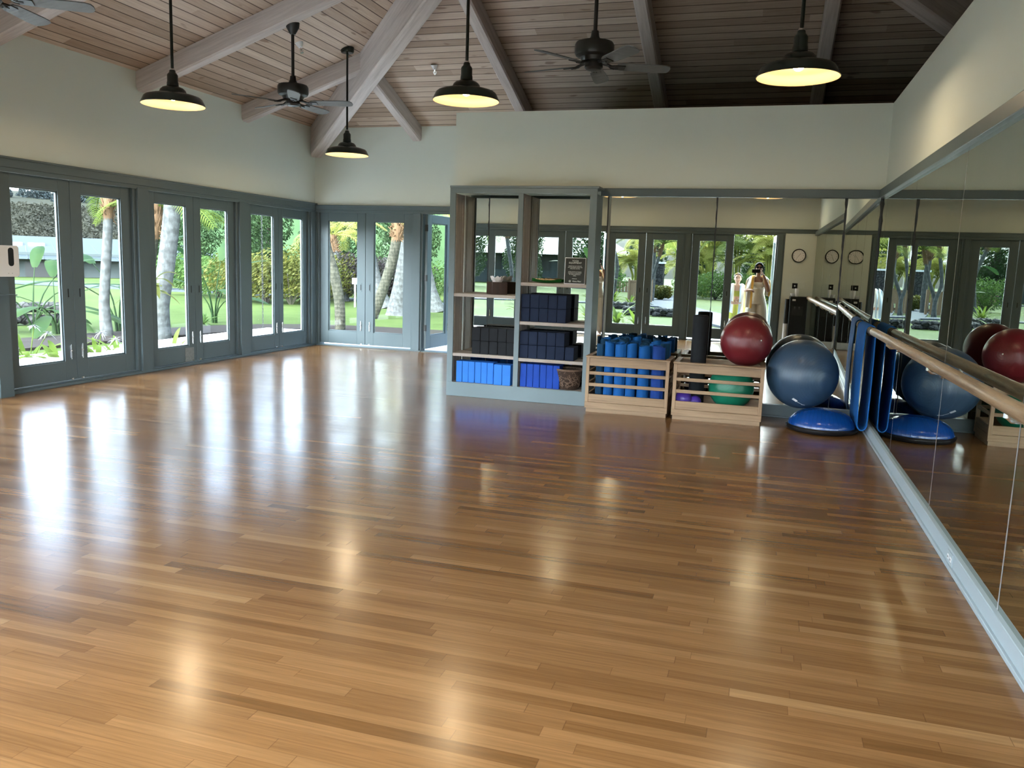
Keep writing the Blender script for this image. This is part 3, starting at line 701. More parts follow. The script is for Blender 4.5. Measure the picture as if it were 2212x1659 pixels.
# things on the shelf ---------------------------------------------------
t = thing('tissue_box', 'dark wooden tissue box with white tissues on the upper left shelf', 'tissue box', (-2.72, 8.385, 1.112), R(38))
bx = MB().box(-.088, -.088, 0, .088, .088, .132); bx.build('box', M['tissue_box'], t, bevel=.004)
ts = MB(); rnd = random.Random(4)
for k in range(4):
    rows = []
    for i in range(7):
        v = i / 6; a0 = k * 1.6
        rows.append([(math.cos(a0 + (u - 3) * .33) * (.035 + .035 * v + .012 * math.sin(u * 2 + k)), math.sin(a0 + (u - 3) * .33) * (.035 + .03 * v), .118 + .10 * v * (.75 + .25 * math.sin(u + k * 2)) - .02 * v * v) for u in range(7)])
    ts.sheet(rows)
ts.build('tissue', M['paper'], t, smooth=80)
t = thing('leaf_tray', 'green leaf-shaped tray of tan wafers on the top right shelf', 'tray', (-2.165, 8.36, 1.254), R(4))
tr = MB(); rows = []
for i in range(17):
    u = -1 + 2 * i / 16; w = .062 * max(1 - abs(u) ** 2.6, .02); zz = .012 + .022 * u * u
    rows.append([(u * .155, -w, zz + .016), (u * .155, -w * .75, zz + .003), (u * .155, 0, zz - .010 + .0), (u * .155, w * .75, zz + .003), (u * .155, w, zz + .016)])
tr.sheet(rows); tr.sheet([[(x, y, z - .006) for x, y, z in reversed(r)] for r in rows]); tr.build('dish', M['tray'], t)
for i, (x, y, a) in enumerate(((-.085, -.01, 8), (-.03, .012, -12), (.02, -.012, 15), (.062, .010, -5), (-.055, -.028, 30))):
    w = MB().box(-.034, -.018, 0, .034, .018, .012, Matrix.Translation((-2.165 + x, 8.36 + y, 1.284)) @ Matrix.Rotation(R(a), 4, 'Z') @ Matrix.Rotation(R(9), 4, 'Y')).build('wafer', M['snack'], None, bevel=.003)
    tag(w, ('tan wafer at the left end of the green tray', 'tan wafer left of the middle of the green tray', 'tan wafer right of the middle of the green tray', 'tan wafer at the right end of the green tray', 'tan wafer in front on the green tray')[i], 'wafer', 'wafers on the green tray')
def text(body, size, loc, parent, m, name='lettering', align='CENTER', rot=(R(90), 0, 0), shear=0, sp=1.0, ext=.0006):
    c = bpy.data.curves.new(name, 'FONT'); c.body = body; c.size = size; c.align_x = align; c.align_y = 'CENTER'; c.extrude = ext; c.shear = shear
    c.space_line = sp; c.resolution_u = 2
    tmp = bpy.data.objects.new(name, c); COL.objects.link(tmp)
    me = bpy.data.meshes.new_from_object(tmp.evaluated_get(bpy.context.evaluated_depsgraph_get()))
    bpy.data.objects.remove(tmp); me.name = name; me.materials.clear(); me.materials.append(m)
    o = bpy.data.objects.new(name, me); COL.objects.link(o); o.parent = parent; o.location = loc; o.rotation_euler = rot; return o
sg = thing('equipment_sign', 'black notice headed YOGA EQUIPMENT standing on the top right shelf', 'sign', (-1.855, 8.30, 1.254), R(2))
tl = Matrix.Rotation(R(-4), 4, 'X')
MB().box(-.108, 0, 0, .108, .006, .272, tl).build('acrylic_stand', M['white_plastic'], sg)
MB().box(-.103, -.0015, .008, .103, .001, .266, tl).build('notice', M['sign'], sg)
def line(body, size, z, sp=1.0, shear=0, x=0):
    p = tl @ Vector((x, -.0025, z)); return text(body, size, p, sg, M['ink'], rot=(R(86), 0, 0), shear=shear, sp=sp)
line('YOGA\nEQUIPMENT', .0245, .228, .85)
line('PLEASE DO NOT REMOVE\nANY EQUIPMENT FROM THE\nWELLNESS CENTER.', .0118, .172, 1.15)
line('AFTER WORKOUT PLEASE\nSANITIZE ALL EQUIPMENT\nBY USING SANITIZING\nWIPES.', .0118, .106, 1.15)
line('MAHALO.', .0118, .056); line('Hana-Maui', .021, .030, 1, .35, .022)
fl = MB()
for k in range(5):
    a0 = R(90 + 72 * k); fl.tube([tl @ Vector((-.048 + .007 * math.cos(a0) + .0045 * math.cos(q), -.003, .030 + .007 * math.sin(a0) + .0045 * math.sin(q))) for q in [i * .785 for i in range(8)]], .001, 5, closed=True)
fl.build('flower_emblem', M['ink'], sg)
bk = thing('wicker_basket', 'dark woven basket on the floor of the right bay', 'basket', (-1.878, 8.345, .152))
prof = [(.001, .006), (.098, .004), (.104, .01), (.118, .08), (.136, .16), (.146, .215), (.140, .218), (.128, .16), (.110, .08), (.096, .014), (.001, .012)]
MB().lathe(prof, 40).build('basket_body', M['basket'], bk)
wv = MB(); rnd = random.Random(8)
for k in range(150):
    a0 = rnd.uniform(0, 6.28); z0 = rnd.uniform(.015, .17); da = rnd.uniform(-.55, .55); dz = rnd.uniform(.02, .05)
    wv.tube([((.1055 + .17 * (z0 + dz * i / 4)) * math.cos(a0 + da * i / 4), (.1055 + .17 * (z0 + dz * i / 4)) * math.sin(a0 + da * i / 4), z0 + dz * i / 4 + .006 * math.sin(i * 1.6)) for i in range(5)], .0038, 5)
wv.build('weave', M['wicker'], bk)
rm = MB()
for z in (.205, .214): rm.tube([(.143 * math.cos(i * .2618), .143 * math.sin(i * .2618), z) for i in range(24)], .006, 6, closed=True)
rm.build('rim', M['wicker'], bk)

# ------------------------------------------------------------------ slatted crates
def crate(cx, cy_, w, d, h, lab):
    t = thing('slatted_crate', lab, 'crate', (cx, cy_, 0), 0, 'slatted wooden crates')
    x, y = w / 2, d / 2; pw = .034
    for sx in (-1, 1):
        for sy in (-1, 1):
            MB().box(min(sx * x, sx * (x - pw)), min(sy * y, sy * (y - pw)), .042, max(sx * x, sx * (x - pw)), max(sy * y, sy * (y - pw)), h - .016).build('corner_post', M['crate_z'], t, bevel=.003)
    for sy in (-1, 1):
        for z0, z1, k in ((h - .10, h - .018, 'top_rail'), (.378, .410, 'slat'), (.262, .294, 'slat'), (.103, .182, 'bottom_rail'), (.042, .1015, 'base_rail')):
            o = .004 if k != 'base_rail' else -.004
            a, b = sy * (y - o), sy * (y - o - .020)
            ex = .0 if k == 'base_rail' else pw - .002
            MB().box(-x + ex, min(a, b), z0, x - ex, max(a, b), z1).build(k, M['crate'], t, bevel=.0025)
    for sx in (-1, 1):
        for z0, z1, k in ((h - .10, h - .018, 'top_rail'), (.378, .410, 'slat'), (.262, .294, 'slat'), (.103, .182, 'bottom_rail'), (.042, .1015, 'base_rail')):
            a, b = sx * (x - .004), sx * (x - .024)
            MB().box(min(a, b), -y + pw, z0, max(a, b), y - pw, z1).build(k, M['crate_y'], t, bevel=.0025)
    e = .006; c = .045
    for a, b in ((-y - e, -y + c), (y - c, y + e)): MB().box(-x - e, a, h - .017, x + e, b, h).build('cap_rail', M['crate'], t, bevel=.003)
    for a, b in ((-x - e, -x + c), (x - c, x + e)): MB().box(a, -y + c, h - .017, b, y - c, h).build('side_cap', M['crate_y'], t, bevel=.003)
    MB().box(-x + .012, -y + .012, 0, x - .012, y - .012, .042).build('plinth', M['crate'], t)
    MB().box(-x + .02, -y + .02, .09, x - .02, y - .02, .105).build('floor_board', M['crate'], t)
    return t
crate(-1.205, 8.178, .82, .49, .566, 'slatted wooden crate full of rolled blue mats beside the shelf')
crate(-.334, 8.165, .84, .49, .561, 'slatted wooden crate holding the foam roller with the red ball on top')

# rolled mats -----------------------------------------------------------
def rolled_mat(loc, r, h, m, lab, seed, rz):
    rnd = random.Random(seed); t = thing('rolled_mat', lab, 'yoga mat', loc, rz, 'rolled exercise mats in the crate')
    mb = MB(); n = 90; turns = rnd.uniform(2.6, 3.4); th = .0045; r0 = r * .28
    pin, pout = [], []
    for i in range(n + 1):
        u = i / n; a = u * turns * 2 * math.pi; rr = lerp(r0, r, u)
        flap = max(0, u - .93) * rnd.uniform(.05, .35)
        rr += flap
        pout.append((rr * math.cos(a), rr * math.sin(a))); pin.append(((rr - th) * math.cos(a), (rr - th) * math.sin(a)))
    tilt = rnd.uniform(-.02, .02); zt = lambda p: h + tilt * p[0] / r
    def wall(P, flip):
        rows = [[(p[0], p[1], 0) for p in P], [(p[0], p[1], zt(p)) for p in P]]
        mb.sheet(rows if not flip else rows[::-1])
    wall(pout, False); wall(pin, True)
    mb.sheet([[(p[0], p[1], zt(p)) for p in pout], [(p[0], p[1], zt(p)) for p in pin]])
    e = n
    mb.add([(pout[e][0], pout[e][1], 0), (pin[e][0], pin[e][1], 0), (pin[e][0], pin[e][1], zt(pin[e])), (pout[e][0], pout[e][1], zt(pout[e]))], [(0, 1, 2, 3)])
    mb.build('mat_roll', m, t, smooth=50); return t
zf = .105
front = [(-1.500, 8.105, .050, .570, 'mat_teal', 200), (-1.408, 8.030, .052, .600, 'mat_blue', 170), (-1.296, 8.024, .056, .595, 'mat_blue', 250), (-1.184, 8.022, .052, .588, 'mat_blue', 130), (-1.060, 8.036, .068, .578, 'mat_blue', 190), (-.925, 8.030, .060, .585, 'mat_royal', 330)]
for i, (x, y, r, h, m, rz) in enumerate(front):
    rolled_mat((x, y, zf), r, h, M[m], '%s rolled blue mat from the left in the front row of the crate' % ORD[i], i, R(rz))
k = 20; rnd = random.Random(3)
for row, (yy, n, x0, x1, nm) in enumerate(((8.145, 6, -1.395, -.875, 'second'), (8.25, 7, -1.50, -.88, 'third'), (8.352, 7, -1.50, -.88, 'back'))):
    for i in range(n):
        x = lerp(x0, x1, i / (n - 1)) + rnd.uniform(-.008, .008)
        m = rnd.choice(['mat_blue', 'mat_teal', 'mat_blue', 'mat_teal', 'mat_teal'])
        rolled_mat((x, yy + rnd.uniform(-.006, .006), zf), rnd.uniform(.046, .051), rnd.uniform(.585, .620) + .008 * row, M[m], '%s rolled mat from the left in the %s row of the crate' % (ORD[i], nm), k, rnd.uniform(0, 6.28)); k += 1

# roller and balls ---------------------------------------------------------
t = thing('foam_roller', 'tall black foam roller standing in the second crate', 'foam roller', (-.548, 8.20, zf))
MB().lathe([(.001, .895), (.022, .895), (.022, .86), (.026, .86), (.026, .898), (.066, .9), (.0745, .893), (.076, .88), (.076, .012), (.070, 0), (.001, 0)], 40).build('roller_body', M['foam_black'], t)
def ball(name, c, r, m, lab, axis, plug=True, sc=(1, 1, 1)):
    t = thing(name, lab, 'exercise ball', c)
    q = Vector((1, 0, 0)).rotation_difference(Vector(axis).normalized()); t.rotation_euler = q.to_euler()
    MB().ball((0, 0, 0), r, 64, 40, sc).build('ball_skin', m, t, smooth=180)
    if plug: MB().ball((r * sc[0] * .998, 0, 0), .007, 12, 8, (.5, 1, 1)).build('valve_plug', M['white_plastic'], t)
    return t
ball('exercise_ball', (-.105, 8.172, .778), .245, M['red_ball'], 'red exercise ball resting on top of the second crate', (.55, -.80, .12))
bb = ball('exercise_ball', (.430, 8.19, .492), .328, M['blue_ball'], 'large slate-blue exercise ball beside the crate, resting on the blue dome', (.55, -.80, -.10), False)
ball('exercise_ball', (-.215, 8.165, .322), .216, M['green_ball'], 'green exercise ball inside the second crate', (-.55, -.6, .55), False, (1, 1, 1))
ball('exercise_ball', (-.655, 8.055, .188), .082, M['purple_ball'], 'small purple ball at the left inside the second crate', (-.3, -.8, .5), False)
ball('exercise_ball', (-.545, 8.075, .165), .060, M['purple_ball'], 'smaller violet ball behind the purple one in the second crate', (.3, -.8, .5), False)
# printed patch on the slate-blue ball
inv = bb.rotation_euler.to_matrix().inverted()
def patch(az, el, w, h, tw):
    n = Vector((math.sin(R(az)) * math.cos(R(el)), -math.cos(R(az)) * math.cos(R(el)), math.sin(R(el))))
    u = Vector((0, 0, 1)).cross(n).normalized(); v = n.cross(u); u2 = u * math.cos(tw) + v * math.sin(tw); v2 = v * math.cos(tw) - u * math.sin(tw)
    rows = []
    for j in (-1, -.5, 0, .5, 1): rows.append([inv @ ((n * .328 + u2 * i * w / 2 + v2 * j * h / 2).normalized() * .3288) for i in (-1, -.5, 0, .5, 1)])
    return rows
p = MB().sheet(patch(-14, -42, .050, .026, -.75)).sheet(patch(-4, -49, .055, .004, -.7)).sheet(patch(-3, -50, .055, .003, -.7)).sheet(patch(6, -54, .035, .010, -.35))
p.build('printed_mark', M['white_plastic'], bb)

t = thing('balance_dome', 'blue half-ball balance trainer on the floor in the mirror corner', 'balance trainer', (.628, 8.005, 0))
MB().lathe([(.001, 0), (.285, 0), (.305, .008), (.314, .022), (.314, .040), (.304, .052), (.28, .055), (.001, .055)], 64).build('platform', M['black'], t)
MB().lathe([(.298, .05)] + [(.298 * math.cos(a), .05 + .158 * math.sin(a)) for a in [i * math.pi / 2 / 18 for i in range(1, 18)]] + [(.001, .208)], 64).build('dome', M['dome'], t, smooth=180)
for s in (-1, 1): MB().box(s * .30 - .02, -.03, .018, s * .30 + .02, .03, .045).build('side_grip', M['black'], t, bevel=.006)

# ------------------------------------------------------------------ barre, hanging mat
bz, bxx = .966, .948
t = thing('ballet_barre', 'long worn wooden ballet barre along the right-hand mirrors', 'barre', (bxx, 4.2, 0))
MB().tube([(bxx, y, bz) for y in [YF + .06 + i * .5 for i in range(17)] + [8.47]], .033, 20).build('bar', M['barre'], t, True)
for y in (.7, 2.35, 3.55, 5.15, 6.75, 8.1):
    b = MB().tube([(bxx, y, bz - .040), (bxx + .02, y, bz - .058), (XR - .03, y, bz - .058)], .013, 10)
    b.tube([(bxx, y, bz - .05), (bxx, y, bz - .02)], .012, 8)
    br = b.build('wall_bracket', M['barre'] if y > 6 else M['chrome'], t, True)
    MB().tube([(XR - .034, y, bz - .058), (XR - .018, y, bz - .058)], .034, 16).build('wall_flange', M['chrome'], br, True)
for y in (7.62, 7.70):
    MB().tube([(bxx + .0345 * math.cos(a), y + .004 * math.sin(a * .5), bz + .0345 * math.sin(a)) for a in [i * .5236 for i in range(12)]], .004, 6, closed=True).build('black_band', M['black'], t, True)
t = thing('hanging_mat', 'blue exercise mat looped over the ballet barre and hanging to the floor', 'yoga mat', (bxx, 8.1, 0))
y0, y1 = 7.79, 8.40; path = []
xo, xi = bxx - .041, bxx + .041
for i in range(13): path.append((xo - .010 * math.sin(math.pi * i / 12), lerp(.12, bz, i / 12)))
for i in range(1, 8): a = math.pi - math.pi * i / 8; path.append((bxx + .041 * math.cos(a), bz + .041 * math.sin(a)))
for i in range(13): path.append((xi + .004 * math.sin(math.pi * i / 12), lerp(bz, .12, i / 12)))
for i in range(1, 8): a = -math.pi * i / 8; path.append((bxx + .041 * math.cos(a), .12 + .055 * math.sin(a)))
mb = MB(); th = .0045; n = len(path); ctr = []
for i in range(n):
    p, q = path[i - 1], path[(i + 1) % n]; d = Vector((q[0] - p[0], 0, q[1] - p[1])).normalized(); ctr.append((Vector((path[i][0], 0, path[i][1])), Vector((-d.z, 0, d.x))))
rings = []
for c, nn in ctr:
    rings.append([Vector((c.x, y0, c.z)) - nn * th, Vector((c.x, y0, c.z)) + nn * th, Vector((c.x, y1, c.z)) + nn * th, Vector((c.x, y1, c.z)) - nn * th])
mb.loft(rings, closed=True); mb.build('mat_sheet', M['mat_blue'], t, True, smooth=50)

# ------------------------------------------------------------------ small fittings
t = thing('wall_outlet', 'pale electrical outlet set in the right baseboard', 'outlet', (XR - .042, 4.42, .052))
MB().box(-.004, -.058, -.032, 0, .058, .032).build('cover_plate', M['white_base'], t, bevel=.002)
for y in (-.026, .026):
    r_ = MB().box(-.006, y - .016, -.012, -.003, y + .016, .012).build('socket', M['white_plastic'], t, bevel=.002)
    MB().box(-.0068, y - .006, -.005, -.0055, y - .003, .005).box(-.0068, y + .003, -.005, -.0055, y + .006, .005).build('slots', M['black'], r_)
t = thing('kick_plate', 'brushed patch plate on the foot of a left wall door', 'plate', (XL - .034, 8.90, .12))
MB().box(-.001, -.085, -.075, .003, .085, .105).build('plate', mat('brushed_plate', (.22, .225, .22), .45, .4, .5, .35, 40), t, bevel=.001)
# hand sanitizer station at the left edge
t = thing('sanitizer_dispenser', 'white hand sanitizer dispenser on its stand at the left edge', 'dispenser', (XL + .10, 6.05, 0))
x0 = XL + .055
def rbox(mb, y0, z0, y1, z1, x0, x1, r, n=6):
    prof = []
    for cy_, cz, a0 in ((y1 - r, z1 - r, 0), (y0 + r, z1 - r, 90), (y0 + r, z0 + r, 180), (y1 - r, z0 + r, 270)):
        for i in range(n + 1): a = R(a0 + 90 * i / n); prof.append((cy_ + r * math.cos(a), cz + r * math.sin(a)))
    return mb.loft([[(x, p[0], p[1]) for p in prof] for x in (x1, x0)])
rbox(MB(), 5.99, 1.165, 6.225, 1.46, x0, x0 + .11, .028).build('dispenser_body', M['white_plastic'], t, True, .004)
rbox(MB(), 6.105, 1.265, 6.165, 1.44, x0 + .105, x0 + .112, .028).build('level_window', M['black'], t, True)
MB().box(x0 + .108, 6.10, 1.195, x0 + .1115, 6.104, 1.20).box(x0 + .108, 6.14, 1.195, x0 + .1115, 6.144, 1.20).build('indicator', M['black'], t, True)
MB().box(x0 + .03, 5.985, .0, x0 + .06, 6.135, 1.175).build('stand_post', M['trim'], t, True)
MB().box(x0 + .01, 5.93, .985, x0 + .13, 6.165, .995).box(x0 + .01, 5.93, .995, x0 + .016, 6.165, 1.02).build('drip_tray', M['trim'], t, True)

# ------------------------------------------------------------------ front wall fittings (seen in the mirrors)
t = thing('wall_clock', 'round black-rimmed wall clock on the front wall', 'clock', (.725, YF, 1.775))
mm = Matrix.Rotation(R(-90), 4, 'X')
MB().lathe([(.001, .0), (.131, .0), (.133, .012), (.133, .032), (.126, .038), (.116, .034), (.114, .022)], 48, (0, 0, 0), mm).build('rim', M['black'], t)
MB().lathe([(.001, .0225), (.115, .0225), (.115, .020), (.001, .020)], 48, (0, 0, 0), mm).build('dial', M['paper'], t)
for k in range(1, 13):
    a = R(90 - 30 * k); text(str(k), .028, (-.090 * math.cos(a), .0235, .090 * math.sin(a)), t, M['black'], 'numeral', rot=(R(90), 0, R(180)))
for nm, ang, L, w in (('hour_hand', 322, .058, .0045), ('minute_hand', 148, .086, .0035)):
    a = R(90 - ang); d = Vector((-math.cos(a), 0, math.sin(a)))
    MB().tube([d * -.015 + Vector((0, .026, 0)), d * L + Vector((0, .026, 0))], w, 6, .4).build(nm, M['black'], t)
t = thing('switch_panel', 'cream switch plate with a dark dimmer on the front wall below the clock', 'switch', (.725, YF, 1.185))
MB().box(-.165, 0, -.055, .165, .006, .055).build('cover_plate', M['wall'], t, bevel=.002)
d = MB().box(-.078, .006, -.052, .022, .011, .052).build('dimmer', M['black'], t, bevel=.002)
MB().lathe([(.001, .018), (.014, .018), (.014, .009), (.001, .009)], 16, (-.03, 0, 0), mm).build('knob', M['white_plastic'], d)
MB().box(.06, .006, -.015, .075, .014, .015).build('toggle', M['wall'], t)
t = thing('water_cooler', 'black water cooler standing against the front wall', 'water cooler', (.775, .13, 0))
rb = MB().box(-.165, -.165, .14, .165, .165, .985).build('cabinet', M['black'], t, bevel=.02)
MB().box(-.17, -.17, 0, .17, .17, .14).build('base', M['white_plastic'], t, bevel=.012)
MB().box(-.11, .163, .62, .09, .168, .80).build('tap_recess', M['dark_metal'], t)
for x in (-.06, .02): MB().tube([(x, .165, .78), (x, .20, .775), (x, .203, .75)], .011, 8).build('tap', M['dark_metal'], t)
MB().box(-.115, .165, .90, -.055, .167, .935).build('label', M['paper'], t)
cd = MB().lathe([(.001, .93), (.04, .93), (.042, .92), (.042, .45), (.001, .45)], 20, (-.205, .06, 0)).build('cup_dispenser', M['dark_metal'], t)
MB().lathe([(.001, .45), (.047, .45), (.047, .06), (.001, .06)], 20, (-.205, .06, 0)).build('bottle_sleeve', M['white_plastic'], t)
for i, (x, y, n, lab) in enumerate(((.735, .17, 6, 'tall stack of white paper cups on the water cooler'),)):
    c = thing('paper_cup_stack', lab, 'cups', (x, y, .985))
    for j in range(n): MB().lathe([(.001, .002), (.026, .0), (.036, .085), (.038, .085), (.0375, .082), (.028, .004)], 18, (0, 0, .014 * j)).build('paper_cup', M['paper'], c)
c = thing('paper_bowl', 'white paper bowl beside the cups on the water cooler', 'bowl', (.665, .14, .985))
MB().lathe([(.001, .003), (.03, .0), (.052, .06), (.054, .06), (.035, .006), (.001, .006)], 20).build('bowl', M['paper'], c)
# ------------------------------------------------------------------ people in the doorway (seen in the far mirror)
def smooth_path(pts, rs, k=5):
    P, Q = [], []
    pts = [Vector(p) for p in pts]
    for i in range(len(pts) - 1):
        p0, p1, p2, p3 = pts[max(i - 1, 0)], pts[i], pts[i + 1], pts[min(i + 2, len(pts) - 1)]
        for j in range(k):
            t = j / k
            P.append(.5 * ((2 * p1) + (p2 - p0) * t + (2 * p0 - 5 * p1 + 4 * p2 - p3) * t * t + (3 * p1 - p0 - 3 * p2 + p3) * t ** 3)); Q.append(lerp(rs[i], rs[i + 1], t))
    P.append(pts[-1]); Q.append(rs[-1]); return P, Q
def limb(mb, pts, rs, flat=1.0, n=12):
    P, Q = smooth_path(pts, rs); mb.ball(P[0], Q[0], 10, 6); mb.ball(P[-1], Q[-1], 10, 6); return mb.tube(P, Q, n, flat)
def column(mb, st, n=20):
    """st: (x, y, z, rx, ry) stations of an upright body form"""
    return mb.loft([mb.ring(Vector((x, y, z)), Vector((rx, 0, 0)), Vector((0, ry, 0)), n) for x, y, z, rx, ry in st])
def fuse(o, vox, it=4):
    m = o.modifiers.new('fuse', 'REMESH'); m.mode = 'VOXEL'; m.voxel_size = vox; m.use_smooth_shade = True
    s = o.modifiers.new('soften', 'SMOOTH'); s.iterations = it; s.factor = .5; return o
def head(mb, c, k=1.0):
    """skull, jaw, nose, lips, ears; faces +y; c = centre of the head"""
    x, y, z = c
    mb.ball((x, y - .008 * k, z + .028 * k), .088 * k, 20, 14, (.86, 1.06, .95))
    column(mb, [(x, y + .018 * k, z - .105 * k, .022 * k, .020 * k), (x, y + .016 * k, z - .095 * k, .040 * k, .046 * k), (x, y + .012 * k, z - .06 * k, .058 * k, .066 * k), (x, y + .008 * k, z - .01 * k, .068 * k, .080 * k), (x, y, z + .05 * k, .070 * k, .080 * k)])
    limb(mb, [(x, y + .076 * k, z + .016 * k), (x, y + .090 * k, z - .020 * k)], [.008 * k, .0145 * k])
    mb.ball((x, y + .078 * k, z - .058 * k), .017 * k, 12, 8, (1.5, .75, .55))
    for s in (-1, 1):
        mb.ball((x + s * .074 * k, y - .012 * k, z - .005 * k), .024 * k, 10, 8, (.4, .8, 1.25))
        mb.ball((x + s * .034 * k, y + .070 * k, z + .030 * k), .016 * k, 10, 8, (1.4, .6, .55))
        mb.ball((x + s * .040 * k, y + .055 * k, z - .03 * k), .024 * k, 10, 8)
def hand(mb, w, d, up, side, k=1.0, curl=.6, spread=.012):
    """palm and five fingers; w wrist, d = direction of the palm, up = back of the hand, side = thumb side"""
    w, d, up, side = Vector(w), Vector(d).normalized(), Vector(up).normalized(), Vector(side).normalized()
    for i in range(4):
        o = side * (.027 - .018 * i) * k
        limb(mb, [w + o * .6, w + d * .045 * k + o, w + d * .085 * k + o], [.013 * k, .013 * k, .010 * k])
        L = (.072, .080, .074, .058)[i] * k; b = w + d * .085 * k + o; dirv = d.copy(); pts = [b]
        for j in range(3):
            dirv = (dirv - up * curl * (.8 + .25 * j)).normalized(); b = b + dirv * L / 3; pts.append(b)
        limb(mb, pts, [.0092 * k, .0088 * k, .0080 * k, .0068 * k], n=8)
    t0 = w + d * .02 * k + side * .02 * k
    limb(mb, [t0, t0 + (side * .9 + d * .6 - up * .3).normalized() * .035 * k, t0 + (side * .5 + d * 1.0 - up * .5).normalized() * .068 * k], [.013 * k, .0105 * k, .008 * k], n=8)

# --- the woman taking the picture
py = -.25; q = .945
P = thing('person', 'person in white top and loose linen trousers photographing the mirror, striped towel over shoulders', 'person', (0, py, 0))
b = MB()
def st(*rows): return [(x, py + y, z * q, rx, ry) for x, y, z, rx, ry in rows]
column(b, st((0, 0, .86, .158, .112), (0, 0, .95, .152, .106), (0, 0, 1.06, .120, .088), (0, 0, 1.16, .126, .092), (0, .005, 1.25, .140, .098), (0, -.005, 1.33, .142, .080), (0, -.01, 1.385, .095, .060), (0, -.008, 1.43, .050, .050), (0, .005, 1.52, .045, .048)))
for s in (-1, 1):
    limb(b, [(s * .085, py, .88 * q), (s * .092, py + .012, .66), (s * .094, py, .46), (s * .095, py - .02, .28), (s * .095, py - .02, .08)], [.085, .080, .058, .054, .036])
    limb(b, [(s * .095, py - .04, .045), (s * .098, py + .05, .038), (s * .105, py + .13, .022)], [.036, .034, .020], .8)
    b.ball((s * .148, py - .01, 1.345 * q), .054, 12, 8)
limb(b, [(.150, py, 1.345 * q), (.182, py + .06, 1.17), (.200, -.135, 1.075)], [.048, .043, .037])
limb(b, [(.200, -.135, 1.075), (.150, -.075, 1.225), (.090, -.040, 1.368)], [.037, .036, .026])
hand(b, (.088, -.038, 1.372), (-.45, .10, .9), (.75, .35, .3), (-.2, -1, .15), .95, .55)
limb(b, [(-.150, py, 1.345 * q), (-.205, py - .01, 1.16), (-.232, -.235, 1.055)], [.048, .043, .037])
limb(b, [(-.232, -.235, 1.055), (-.225, -.15, 1.06), (-.192, -.035, 1.075)], [.037, .035, .025])
hand(b, (-.190, -.032, 1.076), (.80, .45, .0), (-.2, .3, .9), (.5, -.8, .3), .95, .7)
hc = (0, py + .015, 1.503); head(b, hc, .97)
fuse(b.build('body', M['skin'], P, True), .0066, 3)
h = MB(); h.ball((0, hc[1] - .026, hc[2] + .038), .094, 24, 16, (.90, 1.02, .96)).ball((0, hc[1] - .120, hc[2] + .0), .045, 14, 10)
for s in (-1, 1):
    limb(h, [(s * .012, hc[1] + .055, hc[2] + .100), (s * .052, hc[1] + .056, hc[2] + .068), (s * .074, hc[1] + .020, hc[2] + .03), (s * .075, hc[1] - .02, hc[2] - .05)], [.016, .018, .016, .012])
fuse(h.build('hair', M['hair'], P, True), .006, 3)
g = MB()
for s in (-1, 1): g.ball((s * .033, hc[1] + .081, hc[2] + .022), .029, 16, 10, (1.05, .35, .78))
g.tube([(-.075, hc[1] + .01, hc[2] + .026), (-.066, hc[1] + .07, hc[2] + .032), (0, hc[1] + .094, hc[2] + .034), (.066, hc[1] + .07, hc[2] + .032), (.075, hc[1] + .01, hc[2] + .026)], .004, 6)
g.build('sunglasses', M['black'], P, True)
c = MB()
column(c, st((0, 0, .84, .172, .126), (0, 0, .95, .165, .120), (0, 0, 1.06, .136, .102), (0, 0, 1.16, .140, .106), (0, .022, 1.225, .148, .122), (0, .016, 1.275, .146, .106), (0, .008, 1.30, .142, .092)))
for s in (-1, 1):
    c.ball((s * .062, py + .078, 1.222 * q), .062, 14, 10)
    limb(c, [(s * .086, py, .88 * q), (s * .103, py + .01, .66), (s * .118, py, .42), (s * .126, py, .15)], [.096, .106, .112, .120])
    limb(c, [(s * .080, py + .098, 1.275 * q), (s * .095, py + .062, 1.355 * q), (s * .096, py, 1.405 * q), (s * .09, py - .07, 1.34 * q)], [.008] * 4)
fuse(c.build('linen_outfit', M['linen'], P, True), .009, 3)
def drape(name, st, m, parent, th=.008):
    """st: rows of (inner, outer) points along a towel hung over the shoulders"""
    I, _ = smooth_path([a for a, q_ in st], [1] * len(st), 6); O, _ = smooth_path([q_ for a, q_ in st], [1] * len(st), 6)
    rows = []
    for k, (a, e) in enumerate(zip(I, O)):
        row = []
        for i in range(9):
            t = i / 8; p = a.lerp(e, t); p.y += .012 * math.sin(t * 9 + k * .25); p.z += .03 * math.sin(math.pi * t) * (1 if 8 < k < len(I) - 8 else .2); row.append(p)
        rows.append(row)
    o = MB().sheet(rows).build(name, m, parent, True, smooth=180)
    s = o.modifiers.new('solid', 'SOLIDIFY'); s.thickness = th; s.offset = 0
    d = o.modifiers.new('soft', 'SUBSURF'); d.levels = 1; d.render_levels = 1; return o
tq = lambda x, y, z: (x * .90, py + y, z * q)
drape('towel', [(tq(-.105, .17, .74), tq(-.245, .12, .76)), (tq(-.10, .175, .95), tq(-.265, .13, .96)), (tq(-.095, .17, 1.15), tq(-.285, .10, 1.10)), (tq(-.085, .135, 1.31), tq(-.275, .05, 1.22)), (tq(-.080, .02, 1.435), tq(-.245, 0, 1.355)),
                (tq(-.05, -.095, 1.43), tq(-.20, -.13, 1.27)), (tq(0, -.11, 1.43), tq(0, -.16, 1.18)), (tq(.05, -.095, 1.43), tq(.20, -.13, 1.27)), (tq(.080, .02, 1.435), tq(.245, -.02, 1.345)),
                (tq(.10, .11, 1.32), tq(.275, .02, 1.24)), (tq(.15, .09, 1.16), tq(.285, .03, 1.10)), (tq(.175, .07, 1.02), tq(.26, .04, 1.0))], M['towel'], P)
